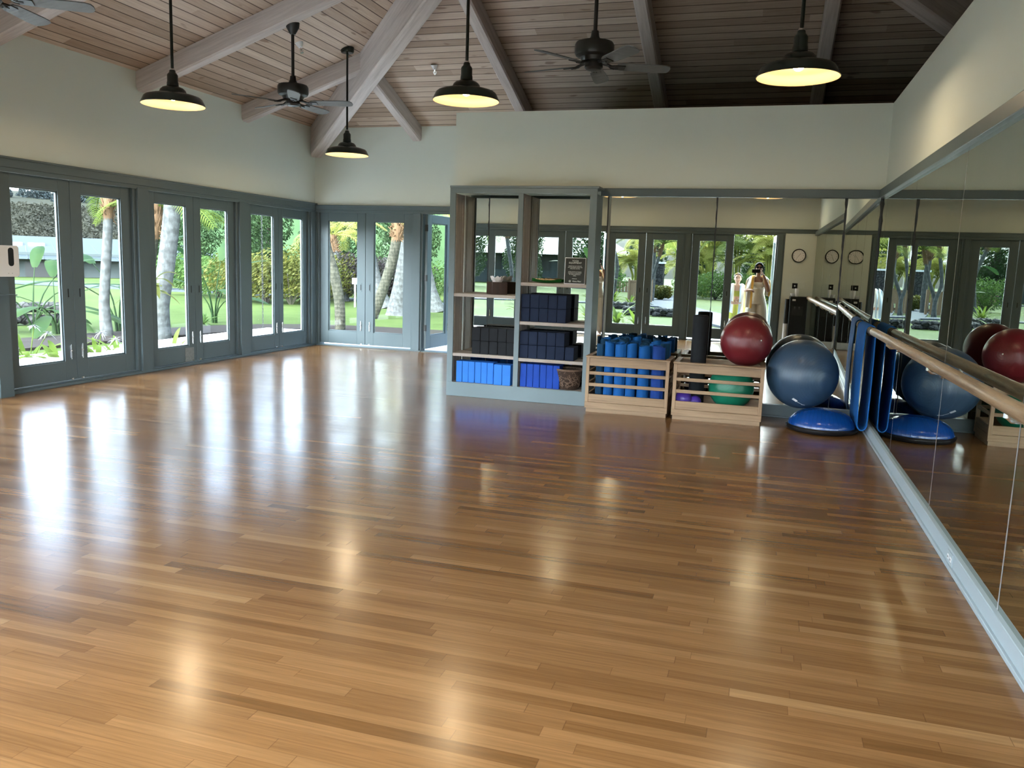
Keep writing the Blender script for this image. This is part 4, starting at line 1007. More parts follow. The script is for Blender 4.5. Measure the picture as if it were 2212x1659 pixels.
MB().tube([(-.203 + .033 * math.cos(i * .5236), -.075 + .033 * math.sin(i * .5236) * .35, 1.068 + .033 * math.sin(i * .5236)) for i in range(12)], .006, 6, closed=True).build('bracelet', M['white_plastic'], P, True)
ph = thing('smartphone', 'black smartphone held sideways by the person in linen', 'phone', (-.05, -.012, 1.45))
MB().box(-.135, -.012, 1.413, .024, -.004, 1.487).build('phone_body', M['black'], ph, True, .003)
MB().box(-.130, -.0135, 1.418, .019, -.0118, 1.482).build('screen', M['dark_metal'], ph, True)

# --- the girl beside her
gy, gx, k = -.52, -.405, .815
G = thing('person', 'girl in a lime outfit with a pastel striped towel round her shoulders, arms crossed', 'person', (gx, gy, 0))
b = MB(); s_ = lambda *q: (gx + q[0] * k, gy + q[1] * k, q[2] * k)
def col2(mb, st): return column(mb, [(gx + x * k, gy + y * k, z * k, rx * k, ry * k) for x, y, z, rx, ry in st])
col2(b, [(0, 0, .86, .155, .11), (0, 0, .95, .15, .105), (0, 0, 1.06, .118, .088), (0, 0, 1.16, .125, .092), (0, 0, 1.25, .14, .098), (0, 0, 1.33, .142, .08), (0, 0, 1.385, .095, .06), (0, 0, 1.43, .052, .052), (0, .01, 1.54, .046, .05)])
for s in (-1, 1):
    limb(b, [s_(s * .08, 0, .88), s_(s * .086, .01, .70), s_(s * .088, 0, .48), s_(s * .088, -.02, .30), s_(s * .088, -.02, .08)], [.075 * k, .070 * k, .052 * k, .048 * k, .034 * k])
    limb(b, [s_(s * .088, -.04, .045), s_(s * .092, .05, .038), s_(s * .10, .13, .022)], [.036 * k, .034 * k, .020 * k], .8)
    b.ball(s_(s * .148, -.01, 1.345), .052 * k, 12, 8)
limb(b, [s_(-.152, 0, 1.345), s_(-.20, .02, 1.20), s_(-.20, .06, 1.06)], [.044 * k, .040 * k, .034 * k])
limb(b, [s_(-.20, .06, 1.06), s_(-.11, .15, 1.02), s_(.00, .175, 1.02)], [.034 * k, .032 * k, .023 * k])
hand(b, s_(.0, .176, 1.02), (1, .1, .05), (0, 1, .1), (0, 0, 1), k, .35)
limb(b, [s_(.152, 0, 1.345), s_(.20, .02, 1.18), s_(.21, .06, 1.03)], [.044 * k, .040 * k, .034 * k])
limb(b, [s_(.21, .06, 1.03), s_(.13, .17, .975), s_(.02, .205, .965)], [.034 * k, .032 * k, .023 * k])
hand(b, s_(.02, .206, .965), (-1, .05, .02), (0, 1, .1), (0, 0, 1), k, .35)
kh = .92; hc = (gx, gy + .015, 1.282); head(b, hc, kh)
fuse(b.build('body', M['skin_fair'], G, True), .0062, 3)
h = MB(); h.ball((gx, hc[1] - .024, hc[2] + .036), .093 * kh, 24, 16, (.90, 1.0, .98)).ball((gx, hc[1] - .115, hc[2] + .05), .036, 14, 10)
fuse(h.build('hair', M['hair_brown'], G, True), .007, 4)
MB().tube([(gx + .082 * kh * math.cos(a), hc[1] - .010 + .085 * kh * math.sin(a) * .55, hc[2] + .040 + .075 * math.sin(a)) for a in [i * math.pi / 10 for i in range(11)]], .010, 8, .6).build('headband', M['towel2'], G, True)
e = MB()
for s in (-1, 1): e.ball((gx + s * .032 * kh, hc[1] + .080 * kh, hc[2] + .012), .0085, 10, 8, (1.35, .6, .7)); limb(e, [(gx + s * .020 * kh, hc[1] + .088 * kh, hc[2] + .032), (gx + s * .046 * kh, hc[1] + .080 * kh, hc[2] + .034)], [.003, .002])
e.build('eyes', M['hair'], G, True)
MB().ball((gx, hc[1] + .090 * kh, hc[2] - .054), .011, 12, 8, (1.7, .45, .5)).build('lips', mat('rose_lips', (.42, .16, .14), .5), G, True)
c = MB(); col2(c, [(0, .005, 1.13, .132, .102), (0, .01, 1.20, .142, .108), (0, .01, 1.265, .146, .108)]); col2(c, [(0, 0, .56, .215, .165), (0, 0, .72, .185, .14), (0, 0, .93, .158, .115)])
for s in (-1, 1): limb(c, [s_(s * .07, .10, 1.26), s_(s * .085, .06, 1.35), s_(s * .085, 0, 1.395)], [.006] * 3)
c.build('lime_outfit', M['lime'], G, True)
drape('towel', [(s_(-.06, .19, .70), s_(-.24, .12, .74)), (s_(-.05, .20, .90), s_(-.25, .15, .92)), (s_(-.06, .21, 1.10), s_(-.25, .12, 1.10)), (s_(-.065, .13, 1.31), s_(-.23, .05, 1.26)), (s_(-.07, .02, 1.43), s_(-.20, 0, 1.385)),
                (s_(-.05, -.09, 1.43), s_(-.17, -.12, 1.30)), (s_(0, -.10, 1.43), s_(0, -.15, 1.20)), (s_(.05, -.09, 1.43), s_(.17, -.12, 1.30)), (s_(.07, .02, 1.43), s_(.20, 0, 1.385)),
                (s_(.065, .13, 1.31), s_(.23, .05, 1.26)), (s_(.07, .21, 1.12), s_(.25, .12, 1.10)), (s_(.06, .225, .88), s_(.25, .15, .92)), (s_(.05, .20, .68), s_(.25, .12, .72))], M['towel2'], G)
# ------------------------------------------------------------------ the garden outside
GZ = -.30
struct('ground', MB().sheet([[(x, y, GZ + .06 * math.sin(x * .13) * math.cos(y * .11) * (1 if math.hypot(x + 2, y - 6) > 16 else 0)) for x in range(-150, 151, 6)] for y in range(-150, 151, 6)]), M['grass'], 'lawn around the building', smooth=180)
dk = MB()
for i in range(18):
    x = XL - T - .02 - .137 * i; dk.box(x - .132, YF - 2, -.07, x, 14.6, -.03)
for i in range(17):
    y = YD + T + .02 + .137 * i; dk.box(XL - T - .02, y, -.07, -2.6, y + .132, -.03)
struct('deck', dk.box(XL - T - 2.4, YF - 2, GZ, XL - T, 14.5, -.075).box(XL - T, YD + T, GZ, -2.6, 14.5, -.075), M['deck'], 'pale weathered wooden deck outside the glass doors')
struct('landing', MB().box(XL, -2.1, GZ, 2.2, YF - T, -.002), M['concrete'], 'pale concrete landing outside the front doorway')  # widened and whitened to bounce daylight up onto the partition wall
def ribbon(name, pts, w, z, m, lab):
    P, _ = smooth_path([(x, y, z) for x, y in pts], [1] * len(pts), 8); rows = []
    for i, p in enumerate(P):
        d = P[min(i + 1, len(P) - 1)] - P[max(i - 1, 0)]; s = Vector((d.y, -d.x, 0)).normalized() * w / 2; rows.append([p - s - Vector((0, 0, .1)), p - s, p + s, p + s - Vector((0, 0, .1))])
    struct(name, MB().sheet(rows), m, lab, smooth=0)
ribbon('garden_path', [(-40, 32), (-24, 31.3), (-14.5, 30.3), (-5, 31), (6, 34)], 1.5, GZ + .07, M['asphalt'], 'asphalt path across the far lawn')
ribbon('garden_path', [(3.5, -6.4), (.2, -8.0), (-1.7, -14.4), (-3.2, -19.5), (-4.4, -25), (-6.5, -38), (-14, -46)], 1.7, GZ + .07, M['asphalt'], 'blue-grey path winding away from the front door')
ribbon('garden_path', [(-14, -19), (-9, -20.5), (-4, -20), (-2.2, -17)], 1.2, GZ + .072, M['asphalt'], 'side path across the front lawn')
ribbon('planting_bed', [(-12.6, -2), (-12.7, 6), (-12.4, 13), (-10.6, 17.6), (-4, 17.9)], 1.5, GZ + .05, M['mulch'], 'dark mulched planting bed beyond the deck')
# hills and hillside brush
def hill(name, pts, m, lab):
    rows = []
    for (x, y, z0, z1) in pts: rows.append([(x, y, z0), (x * 1.12, y * 1.12, lerp(z0, z1, .35)), (x * 1.3, y * 1.3, lerp(z0, z1, .72)), (x * 1.6, y * 1.6, z1)])
    struct(name, MB().sheet(rows), m, lab, smooth=180)
hill('hillside', [(-120, 10, -2, 13), (-105, 50, -2, 12), (-88, 75, -2, 12), (-78, 88, -2, 12)], M['brush'], 'hazy brush-covered hillside behind the garden')
hill('hillside', [(-46, 56, -2, 10), (-30, 62, -2, 14), (-10, 66, -2, 26), (12, 64, -2, 26), (34, 56, -2, 26), (54, 40, -2, 26), (66, 20, -2, 26), (68, -10, -2, 26)], M['wooded'], 'added wooded slope behind the far lawn trees, blocking low bright sky')  # backdrop added to block bright low sky, mostly out of view
hill('hillside', [(40, -110, -2, 10), (0, -118, -2, 9), (-40, -112, -2, 10), (-80, -90, -2, 11), (-115, -50, -2, 11), (-122, -10, -2, 12)], M['brush'], 'hazy hillside beyond the front garden')

# ---- plant builders --------------------------------------------------
def blade(mb, c, az, L, w, rise, droop, seg=7, v=.25, tw=0):
    d = Vector((math.cos(az), math.sin(az), 0)); s = Vector((-d.y, d.x, 0)); rows = []
    for i in range(seg + 1):
        t = i / seg; p = Vector(c) + d * L * (t * (1 - rise * .55) + .1 * t * t) + Vector((0, 0, L * (rise * t * 1.05 - droop * t * t)))
        ww = w * (math.sin(math.pi * min(1, .12 + t * .88)) ** .7) * .5 + .002
        rows.append([p - s * ww + Vector((0, 0, v * ww)), p, p + s * ww + Vector((0, 0, v * ww))])
    return mb.sheet(rows)
def strap_plant(name, c, n, L, w, m, lab, seed, cat='plant', grp=None, flowers=False, up=(.45, 1.0), stem=0):
    rnd = random.Random(seed); t = thing(name, lab, cat, c, 0, grp); f = MB()
    for i in range(n):
        a = i * 2.4 + rnd.uniform(-.3, .3); ll = L * rnd.uniform(.65, 1.1)
        blade(f, (.03 * math.cos(a), .03 * math.sin(a), stem + rnd.uniform(0, .08) * (1 + stem * 2)), a, ll, w * rnd.uniform(.8, 1.15), rnd.uniform(*up), rnd.uniform(.25, .75))
    f.build('foliage', m, t, smooth=60)
    if stem: MB().tube([(0, 0, 0), (.02, .01, stem * .5), (0, 0, stem + .05)], .018, 7).build('stem', M['bark'], t)
    if flowers:
        q = MB(); st = MB()
        for j in range(3):
            a = j * 1.7 + .4; top = Vector((.26 * math.cos(a), .26 * math.sin(a), L * .58 + .07 * (j % 2))); st.tube([(0, 0, .1), top * .6 + Vector((0, 0, .05)), top], .007, 6)
            for i in range(16): blade(q, top, i * 2.4, .12, .012, rnd.uniform(.1, .9), rnd.uniform(.4, 1.1), 4)
        st.build('flower_stalk', m, t); q.build('flower_head', M['flower'], t, smooth=60)
    return t
def broad_plant(name, c, leaves, lab, m, seed, cat='plant', grp=None):
    """bird-of-paradise: long stalks carrying paddle leaves; leaves = (azimuth, stalk length, leaf length, width, lean)"""
    rnd = random.Random(seed); t = thing(name, lab, cat, c, 0, grp); f = MB(); s = MB()
    for az, sl, ll, w, lean in leaves:
        d = Vector((math.cos(az), math.sin(az), 0)); up = Vector((0, 0, 1))
        pts = [Vector((0, 0, 0)) + d * .05]
        for i in range(1, 6): q = i / 5; pts.append(d * (sl * (math.sin(lean) * q * q * .9 + .03)) + up * sl * q * math.cos(lean * q))
        s.tube(pts, [.022, .019, .016, .013, .010, .008], 7)
        a, dirv = pts[-1], (pts[-1] - pts[-2]).normalized(); side = Vector((-d.y, d.x, 0)); rows = []; p = a.copy()
        for i in range(13):
            q = i / 12; ww = w * .5 * max(.03, math.sin(math.pi * min(1, .06 + q * .96)) ** .6)
            nn = side.cross(dirv).normalized(); fold = .16
            rows.append([p - side * ww + nn * ww * fold, p - side * ww * .5 + nn * ww * .12 + nn * .012 * math.sin(q * 30), p, p + side * ww * .5 + nn * ww * .12 + nn * .012 * math.sin(q * 27 + 1), p + side * ww + nn * ww * fold])
            dirv = (dirv + d * .055 - up * .075).normalized(); p = p + dirv * ll / 12
        f.sheet(rows)
    s.build('stalk', m, t); f.build('foliage', m, t, smooth=60); return t
def frond(mb, base, az, elev, L, nl, ll, droop, w=.035):
    d = Vector((math.cos(az), math.sin(az), 0)); up = Vector((0, 0, 1)); s = Vector((-d.y, d.x, 0)); p = Vector(base); a = elev; pts = [p.copy()]; m = 9
    for i in range(m): p = p + (d * math.cos(a) + up * math.sin(a)) * L / m; a -= droop / m; pts.append(p.copy())
    mb.tube(pts, [.022 * (1 - i / (m + 1)) + .004 for i in range(m + 1)], 4)
    for k in range(nl):
        t = .12 + .88 * k / (nl - 1); i = min(int(t * m), m - 1); q = pts[i].lerp(pts[i + 1], t * m - i); tan = (pts[i + 1] - pts[i]).normalized()
        l = ll * math.sin(math.pi * min(1, .15 + t * .80)) ** .6
        for sg in (-1, 1):
            dd = (s * sg * .8 + tan * .62 + up * .12).normalized(); tip = q + dd * l - up * l * .30; midp = q + dd * l * .5 + up * l * .02
            ww = tan * w * .5
            mb.add([q - ww * .5, q + ww * .5, midp + ww, midp - ww, tip], [(0, 1, 2, 3), (3, 2, 4)])
def palm(c, trunk, r0, r1, lab, seed, mtr='trunk_grey', crown=None, nf=13, L=2.3, mf='frond', fibre=True, grp='palm trees in the garden', flare=1.0, name='palm_tree'):
    """trunk = list of offsets from c"""
    rnd = random.Random(seed); t = thing(name, lab, 'palm tree', c, 0, grp)
    rs = [lerp(r0, r1, i / (len(trunk) - 1)) for i in range(len(trunk))]; rs[0] *= flare
    P, Q = smooth_path(trunk, rs, 6); MB().tube(P, Q, 14).build('trunk', M[mtr], t, smooth=60)
    top = Vector(trunk[-1]); dr = (top - Vector(trunk[-2])).normalized()
    if fibre:
        fb = MB(); fb.tube([top - dr * .15, top + dr * .1, top + dr * .38, top + dr * .6], [r1 * .98, r1 * 1.12, r1 * 1.2, r1 * .7], 12)
        for i in range(60):
            a = rnd.uniform(0, 6.28); z = rnd.uniform(-.1, .5); b0 = top + dr * z + Vector((math.cos(a), math.sin(a), 0)) * r1 * 1.05
            fb.tube([b0, b0 + Vector((math.cos(a), math.sin(a), 0)) * r1 * rnd.uniform(.4, 1.1) + Vector((0, 0, rnd.uniform(-.1, .22)))], [r1 * .20, r1 * .05], 5)
        fb.build('crown_fibre', M['fibre'], t)
    if nf:
        f = MB()
        for i in range(nf): frond(f, top + dr * .5, i * 2.4 + rnd.uniform(-.2, .2), rnd.uniform(.25, 1.25), L * rnd.uniform(.85, 1.1), 26, L * .24, rnd.uniform(1.0, 2.0))
        f.build('fronds', M[mf], t, smooth=0)
    return t
def cloud(mb, rnd, c, rad, n, size, shell=.55):
    c = Vector(c)
    for i in range(n):
        v = Vector((rnd.gauss(0, 1), rnd.gauss(0, 1), rnd.gauss(0, 1))).normalized(); k = lerp(shell, 1, rnd.random() ** .6)
        p = c + Vector((v.x * rad[0], v.y * rad[1], v.z * rad[2])) * k
        u = Vector((rnd.gauss(0, 1), rnd.gauss(0, 1), rnd.gauss(0, 1))).normalized(); nrm = (v * .7 + u).normalized(); a = nrm.orthogonal().normalized(); b = nrm.cross(a); s = size * rnd.uniform(.6, 1.3)
        mb.add([p - a * s, p + b * s * .45 + nrm * s * .1, p + a * s, p - b * s * .45 + nrm * s * .1], [(0, 1, 2, 3)])
def bush(name, c, rad, n, size, m, lab, seed, grp=None, cat='shrub'):
    rnd = random.Random(seed); t = thing(name, lab, cat, c, 0, grp); f = MB(); s = MB()
    for j in range(4):
        a = j * 1.6 + .3; cloud(f, rnd, (rad[0] * .42 * math.cos(a), rad[1] * .42 * math.sin(a), rad[2] * rnd.uniform(.85, 1.15)), (rad[0] * .68, rad[1] * .68, rad[2] * .82), n // 4, size)
        s.tube([(0, 0, 0), (rad[0] * .2 * math.cos(a), rad[1] * .2 * math.sin(a), rad[2] * .5), (rad[0] * .4 * math.cos(a), rad[1] * .4 * math.sin(a), rad[2] * 1.0)], [.05, .035, .02], 6)
    f.build('foliage', m, t, smooth=0); s.build('stem', M['bark'], t); return t
def tree(c, h, w, m, lab, seed, n=2600, size=.30, grp=None, conical=False):
    rnd = random.Random(seed); t = thing('garden_tree', lab, 'tree', c, 0, grp); f = MB(); s = MB()
    s.tube([(0, 0, 0), (.1, 0, h * .3), (-.1, .1, h * .7), (0, 0, h * .95)], [.22, .18, .10, .03], 8)
    k = 9
    for j in range(k):
        a = j * 2.4; q = j / (k - 1); zz = h * lerp(.12, .88, q); rr = w * (1.05 - q * .85 if conical else (.75 + .35 * math.sin(math.pi * q)))
        cc = Vector((rr * .45 * math.cos(a), rr * .45 * math.sin(a), zz)); cloud(f, rnd, cc, (rr * .65, rr * .65, h * .16), n // k, size)
        s.tube([(0, 0, zz * .8), cc * .5 + Vector((0, 0, zz * .45)), cc], [.07, .05, .02], 5)
    f.build('foliage', m, t, smooth=0); s.build('trunk', M['bark'], t); return t
def rock(mb, c, r, seed):
    rnd = random.Random(seed); b = len(mb.v); mb.ball(c, r, 12, 8, (1.2, 1, .75))
    for i in range(b, len(mb.v)): v = mb.v[i] - Vector(c); mb.v[i] = Vector(c) + v * (1 + .22 * math.sin(v.x * 40 + seed) * math.cos(v.y * 33 + v.z * 27))

rnd = random.Random(77); bm_ = MB()
for i in range(22000):
    k = rnd.random(); a = rnd.uniform(-54, -40); f_ = rnd.uniform(1.02, 1.30); base = 116 * f_
    x, y = math.sin(R(a)) * base, math.cos(R(a)) * base; zz = (lerp(-2, 2.9, (f_ - 1) / .12) if f_ < 1.12 else lerp(2.9, 8.08, (f_ - 1.12) / .18) if f_ < 1.3 else lerp(8.08, 12, (f_ - 1.3) / .3)) + rnd.uniform(-.15, .35)
    u = Vector((rnd.gauss(0, 1), rnd.gauss(0, 1), rnd.gauss(0, 1))).normalized(); v = u.orthogonal().normalized(); s_q = rnd.uniform(.12, .42); p = Vector((x, y, zz))
    bm_.add([p - u * s_q, p + v * s_q * .4, p + u * s_q, p - v * s_q * .4], [(0, 1, 2, 3)])
tag(bm_.build('hillside_brush', M['dry_brush'], None, smooth=0), 'dry grey-green brush covering the far hillside behind the green roof', 'brush', None, 'stuff')
# ---- left garden (seen through the left wall doors) ------------------------
def ad(deg, dist, z=GZ): return (math.sin(R(deg)) * dist, math.cos(R(deg)) * dist, z)
palm(ad(-43.3, 18.2), [(0, 0, 0), (-.04, 0, .6), (.0, 0, 1.1), (.07, .0, 1.7), (.12, 0, 2.15), (.14, 0, 2.42)], .105, .085, 'slender grey palm with an orange crown in the second pane of the nearest doors', 11, nf=9, L=1.3, flare=1.25)
palm(ad(-40.2, 17.2), [(0, 0, 0), (.02, 0, .7), (.20, .0, 1.6), (.36, .0, 2.6), (.45, .0, 3.8), (.46, .0, 5.2)], .17, .15, 'thick leaning pale palm in the third pane from the left', 12, 'trunk_grey', nf=10, fibre=False, flare=1.3)
palm(ad(-41.0, 17.9), [(0, 0, 0), (.03, 0, .8), (.14, 0, 1.5), (.25, 0, 2.10)], .105, .10, 'mossy palm with orange fibres and green fronds beside the thick leaning palm', 13, 'trunk_rough', nf=12, L=1.6, mf='frond')
A = math.pi
broad_plant('bird_of_paradise', ad(-47.3, 19.6), [(.75, 1.15, 1.19, 0.29, 0.64), (.45, .95, 1.25, 0.32, 0.89), (1.1, 1.35, 1.06, 0.27, 0.42), (-.1, .85, 1.19, 0.30, 0.94), (3.9, 1.1, 1.12, 0.29, 0.68), (3.3, .9, 1.19, 0.30, 0.94), (2.2, 1.4, 1.00, 0.26, 0.30), (1.6, .75, 1.12, 0.29, 0.94), (4.6, .8, 1.12, 0.29, 0.85)], 'large-leaved bird of paradise plant in the leftmost pane', M['banana'], 1, grp='bird of paradise plants')
broad_plant('bird_of_paradise', ad(-46.1, 19.2), [(3.8, 1.0, 1.19, 0.30, 0.72), (3.4, .85, 1.19, 0.30, 0.94), (.6, 1.1, 1.06, 0.29, 0.59), (.2, .8, 1.19, 0.30, 0.89), (2.4, 1.25, 1.00, 0.27, 0.38), (5.0, .85, 1.12, 0.29, 0.81), (-1.0, .7, 1.12, 0.29, 0.94)], 'bird of paradise plant at the right of the leftmost pane', M['banana'], 2, grp='bird of paradise plants')
broad_plant('bird_of_paradise', ad(-42.6, 19.5), [(2.9, 1.7, 1.4, .42, .55), (3.6, 1.5, 1.3, .4, .8), (.6, 1.9, 1.2, .38, .4), (5.6, 1.5, 1.2, .4, .8), (1.6, 2.1, 1.2, .4, .35)], 'tall banana-like plant behind the slender orange-crowned palm', M['banana'], 3, grp='bird of paradise plants')
broad_plant('bird_of_paradise', ad(-36.9, 22), [(2.9, 1.3, 1.0, .32, .35), (3.6, 1.2, 1.0, .3, .6), (.6, 1.3, 1.0, .3, .35), (5.6, 1.1, 1.0, .32, .7), (1.6, 1.6, 1.2, .34, .18), (4.4, 1.5, 1.1, .32, .3), (.1, 1.0, .9, .3, .8)], 'upright bird of paradise on the open lawn in the fourth pane', M['banana'], 4, grp='bird of paradise plants')
for i, (a, d, n, L, w, lab, fl, m) in enumerate(((-47.6, 13.3, 26, .95, .085, 'clump of bright strap leaves at the foot of the leftmost pane', True, 'strap'), (-46.0, 12.9, 24, .85, .095, 'low strap-leaf clump right of the leftmost clump by the deck', False, 'strap'),
      (-43.9, 13.4, 20, .75, .07, 'white spider lily in bloom below the slender palm', True, 'strap'), (-42.6, 13.6, 16, .85, .075, 'strap-leaf clump at the right edge of the second pane', False, 'strap'), (-39.6, 14.2, 14, .75, .06, 'small strap-leaf clump by the deck in the third pane', False, 'strap'))):
    strap_plant('spider_lily', ad(a, d), n, L, w, M[m], lab, 20 + i, 'plant', 'strap-leaved plants by the deck', fl)
strap_plant('ti_plant', ad(-40.6, 13.6), 15, .55, .085, M['croton'], 'yellow and red ti plant on a thin stem at the left of the third pane', 31, 'plant', None, False, (.1, .8), 1.05)
strap_plant('spider_lily', ad(-37.6, 21.2), 22, .55, .05, M['shrub'], 'dark tuft at the foot of the upright bird of paradise', 32, 'plant', None)
rk = MB()
for i in range(16): rock(rk, (-.9 + .25 * (i % 8), .1 * math.sin(i * 2), .14 + .26 * (i // 8)), .17, i)
t = thing('stone_wall', 'low black lava rock wall on the lawn behind the leaves of the leftmost pane', 'stone wall', ad(-48.0, 21.5), R(48)); rk.build('stones', M['rock'], t)
# rain chain outside the fifth pane
t = thing('rain_chain', 'rain chain hanging outside the fifth pane of the left wall', 'chain', (-9.05, 13.5, -.03)); ch = MB()
for i in range(62):
    z = .05 + i * .055; a = (i % 2) * math.pi / 2
    ch.tube([(.014 * math.cos(q) * math.cos(a), .014 * math.cos(q) * math.sin(a), z + .034 * math.sin(q)) for q in [j * .785 for j in range(8)]], .0045, 5, closed=True)
ch.build('links', M['dark_metal'], t)
# string of bulbs outside the nearest doors
t = thing('string_lights', 'string of round bulbs outside above the nearest doors', 'lights', (-9.4, 9.0, 2.2)); w = MB()
pts = [(-9.4, lerp(5, 14, i / 12), 2.36 + .10 * math.cos((i % 4 - 2) * 1.2)) for i in range(13)]; w.tube(pts, .006, 6)
w.build('cable', M['black'], t, True)
for i in range(1, 12):
    p = pts[i]; MB().tube([p, (p[0], p[1], p[2] - .07)], .016, 8).build('bulb_socket', M['black'], t, True); MB().ball((p[0], p[1], p[2] - .105), .038, 14, 10).build('round_bulb', M['white_plastic'], t, True)
# house across the lawn
def house(c, rz, w, d, eave, ridge, lab, sky=True):
    t = thing('garden_house', lab, 'house', c, rz); o = 1.2
    MB().box(-w / 2, -d / 2, -3, w / 2, d / 2, eave + .1).build('walls', M['house'], t)
    r = MB(); p = [(-w / 2 - o, -d / 2 - o, eave - .3), (w / 2 + o, -d / 2 - o, eave - .3), (w / 2 + o, d / 2 + o, eave - .3), (-w / 2 - o, d / 2 + o, eave - .3), (-w / 2 + d * .3, 0, ridge), (w / 2 - d * .3, 0, ridge)]
    r.add(p, [(0, 1, 5, 4), (2, 3, 4, 5), (1, 2, 5), (3, 0, 4), (3, 2, 1, 0)]); ro = r.build('roof', M['roof'], t, smooth=0)
    se = MB(); n = int(w / .8)
    for i in range(n): x = -w / 2 + w * (i + .5) / n; se.tube([(x, -d / 2 - o, eave - .28), (lerp(x, x * .9, 1), -d * .10, lerp(eave - .3, ridge, .82))], .025, 4)
    se.build('roof_seams', M['roof'], ro)
    for x in (.55, 1.75):
        q = .62; y = lerp(-d / 2 - o, 0, q); z = lerp(eave - .3, ridge, q)
        if sky: MB().box(x - .45, y - .35, z - .15, x + .45, y + .35, z + .10).build('skylight', M['white_plastic'], ro)
    wi = MB()
    for i in range(4): wi.box(-w * .4 + i * w * .22, -d / 2 - .05, eave - 1.7, -w * .4 + i * w * .22 + w * .12, -d / 2, eave - .5)
    wi.build('windows', M['dark_metal'], t); return t
house((-47.0, 41.5, 0), R(48), 26, 11, 1.06, 2.17, 'long house with a pale green metal roof and skylights beyond the lawn')
# trees and hedges --------------------------------------------------------
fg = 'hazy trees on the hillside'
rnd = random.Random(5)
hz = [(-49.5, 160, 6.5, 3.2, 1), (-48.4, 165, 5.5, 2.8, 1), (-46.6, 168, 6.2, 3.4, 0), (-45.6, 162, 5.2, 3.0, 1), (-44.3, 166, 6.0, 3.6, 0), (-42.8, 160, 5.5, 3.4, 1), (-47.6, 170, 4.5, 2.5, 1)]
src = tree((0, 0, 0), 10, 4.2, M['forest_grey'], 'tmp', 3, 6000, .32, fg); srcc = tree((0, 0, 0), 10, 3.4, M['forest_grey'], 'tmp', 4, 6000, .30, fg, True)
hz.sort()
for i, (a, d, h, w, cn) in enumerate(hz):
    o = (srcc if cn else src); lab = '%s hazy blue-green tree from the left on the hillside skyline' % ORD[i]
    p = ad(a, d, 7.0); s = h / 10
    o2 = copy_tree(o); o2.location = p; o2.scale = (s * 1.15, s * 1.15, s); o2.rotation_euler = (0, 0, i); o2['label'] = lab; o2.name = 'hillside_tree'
for o in (src, srcc):
    for c_ in list(o.children): bpy.data.objects.remove(c_)
    bpy.data.objects.remove(o)
fsrc = [tree((0, 0, 0), 9, 1.62, M['forest'], 'x', 40 + q, 9000, .115) for q in range(3)]
fl = [(-40.5 + 5.4 * i, 40.5) for i in range(18)] + [(-38.0 + 4.6 * i, 47.5) for i in range(20)]
fl.sort()
for i, (a, d) in enumerate(fl):
    o = copy_tree(fsrc[i % 3]); o.location = ad(a, d); o.rotation_euler = (0, 0, i * 1.3); s = (.94 if a > -26 else .70) + .12 * ((i * 7) % 5) / 5; o.scale = (s, s, s * 1.05); o.name = 'garden_tree'
    tag(o, '%s tree from the left in the dense green woods behind the lawn' % ORD[i] if i < 11 else '%s tree to the right of the garden door, %s row, hidden behind the partition' % (ORD[(i - 11) // 2], ('near', 'far')[i % 2]), 'tree', 'woods behind the lawn')
ml = [(-17, -43), (-12.6, -47), (-8.4, -50.5), (-4.2, -46), (0, -49), (4.2, -46), (-21.5, -40), (-26, -37), (8.4, -47), (-30, -33)]; ml.sort()
for i, (x, y) in enumerate(ml):
    o = copy_tree(fsrc[i % 3]); o.location = (x, y, GZ); o.rotation_euler = (0, 0, i * 2.1); o.scale = (1.1, 1.1, 1.05); o.name = 'garden_tree'
    tag(o, '%s dark tree of the woods reflected beyond the front garden, counted from the far end' % ORD[i], 'tree', 'woods beyond the front garden')
for o in fsrc:
    for c_ in list(o.children): bpy.data.objects.remove(c_)
    bpy.data.objects.remove(o)
hb = [(-34.9, 31.5, 1.25, 'croton', 'yellow croton bush left of the rain chain'), (-33.6, 30.5, 1.15, 'croton', 'yellow-green bush behind the rain chain'), (-32.0, 30.0, 1.45, 'croton', 'yellow flowering bush in the sixth pane'),
      (-30.9, 31.5, 1.3, 'croton', 'bush at the right edge of the sixth pane'), (-29.5, 33, 1.35, 'croton', 'yellow bush behind the spiny palm in the far doors'), (-28.4, 33.2, 1.35, 'purple_leaf', 'dark purple bush in the left pane of the far doors'),
      (-27.2, 33.6, 1.25, 'purple_leaf', 'purple-green bush beside the meeting stiles of the far doors'), (-25.9, 34.2, 1.3, 'purple_leaf', 'dark purple bush in the right pane of the far doors'), (-24.6, 34, 1.25, 'purple_leaf', 'dark bush behind the pale leaning palm of the far doors'),
      (-23.0, 34, 1.2, 'shrub', 'green bush seen through the open garden door'), (-36.6, 34, 1.2, 'shrub', 'green bush beyond the upright bird of paradise'), (-38.4, 36, 1.2, 'shrub', 'green bush behind the thick leaning palm')]
for i, (a, d, r, m, lab) in enumerate(hb): bush('hedge_bush', ad(a, d), (r * 1.15, r * 1.15, r * .78), 2600, .07, M[m], lab, 60 + i, 'hedge bushes across the lawn')
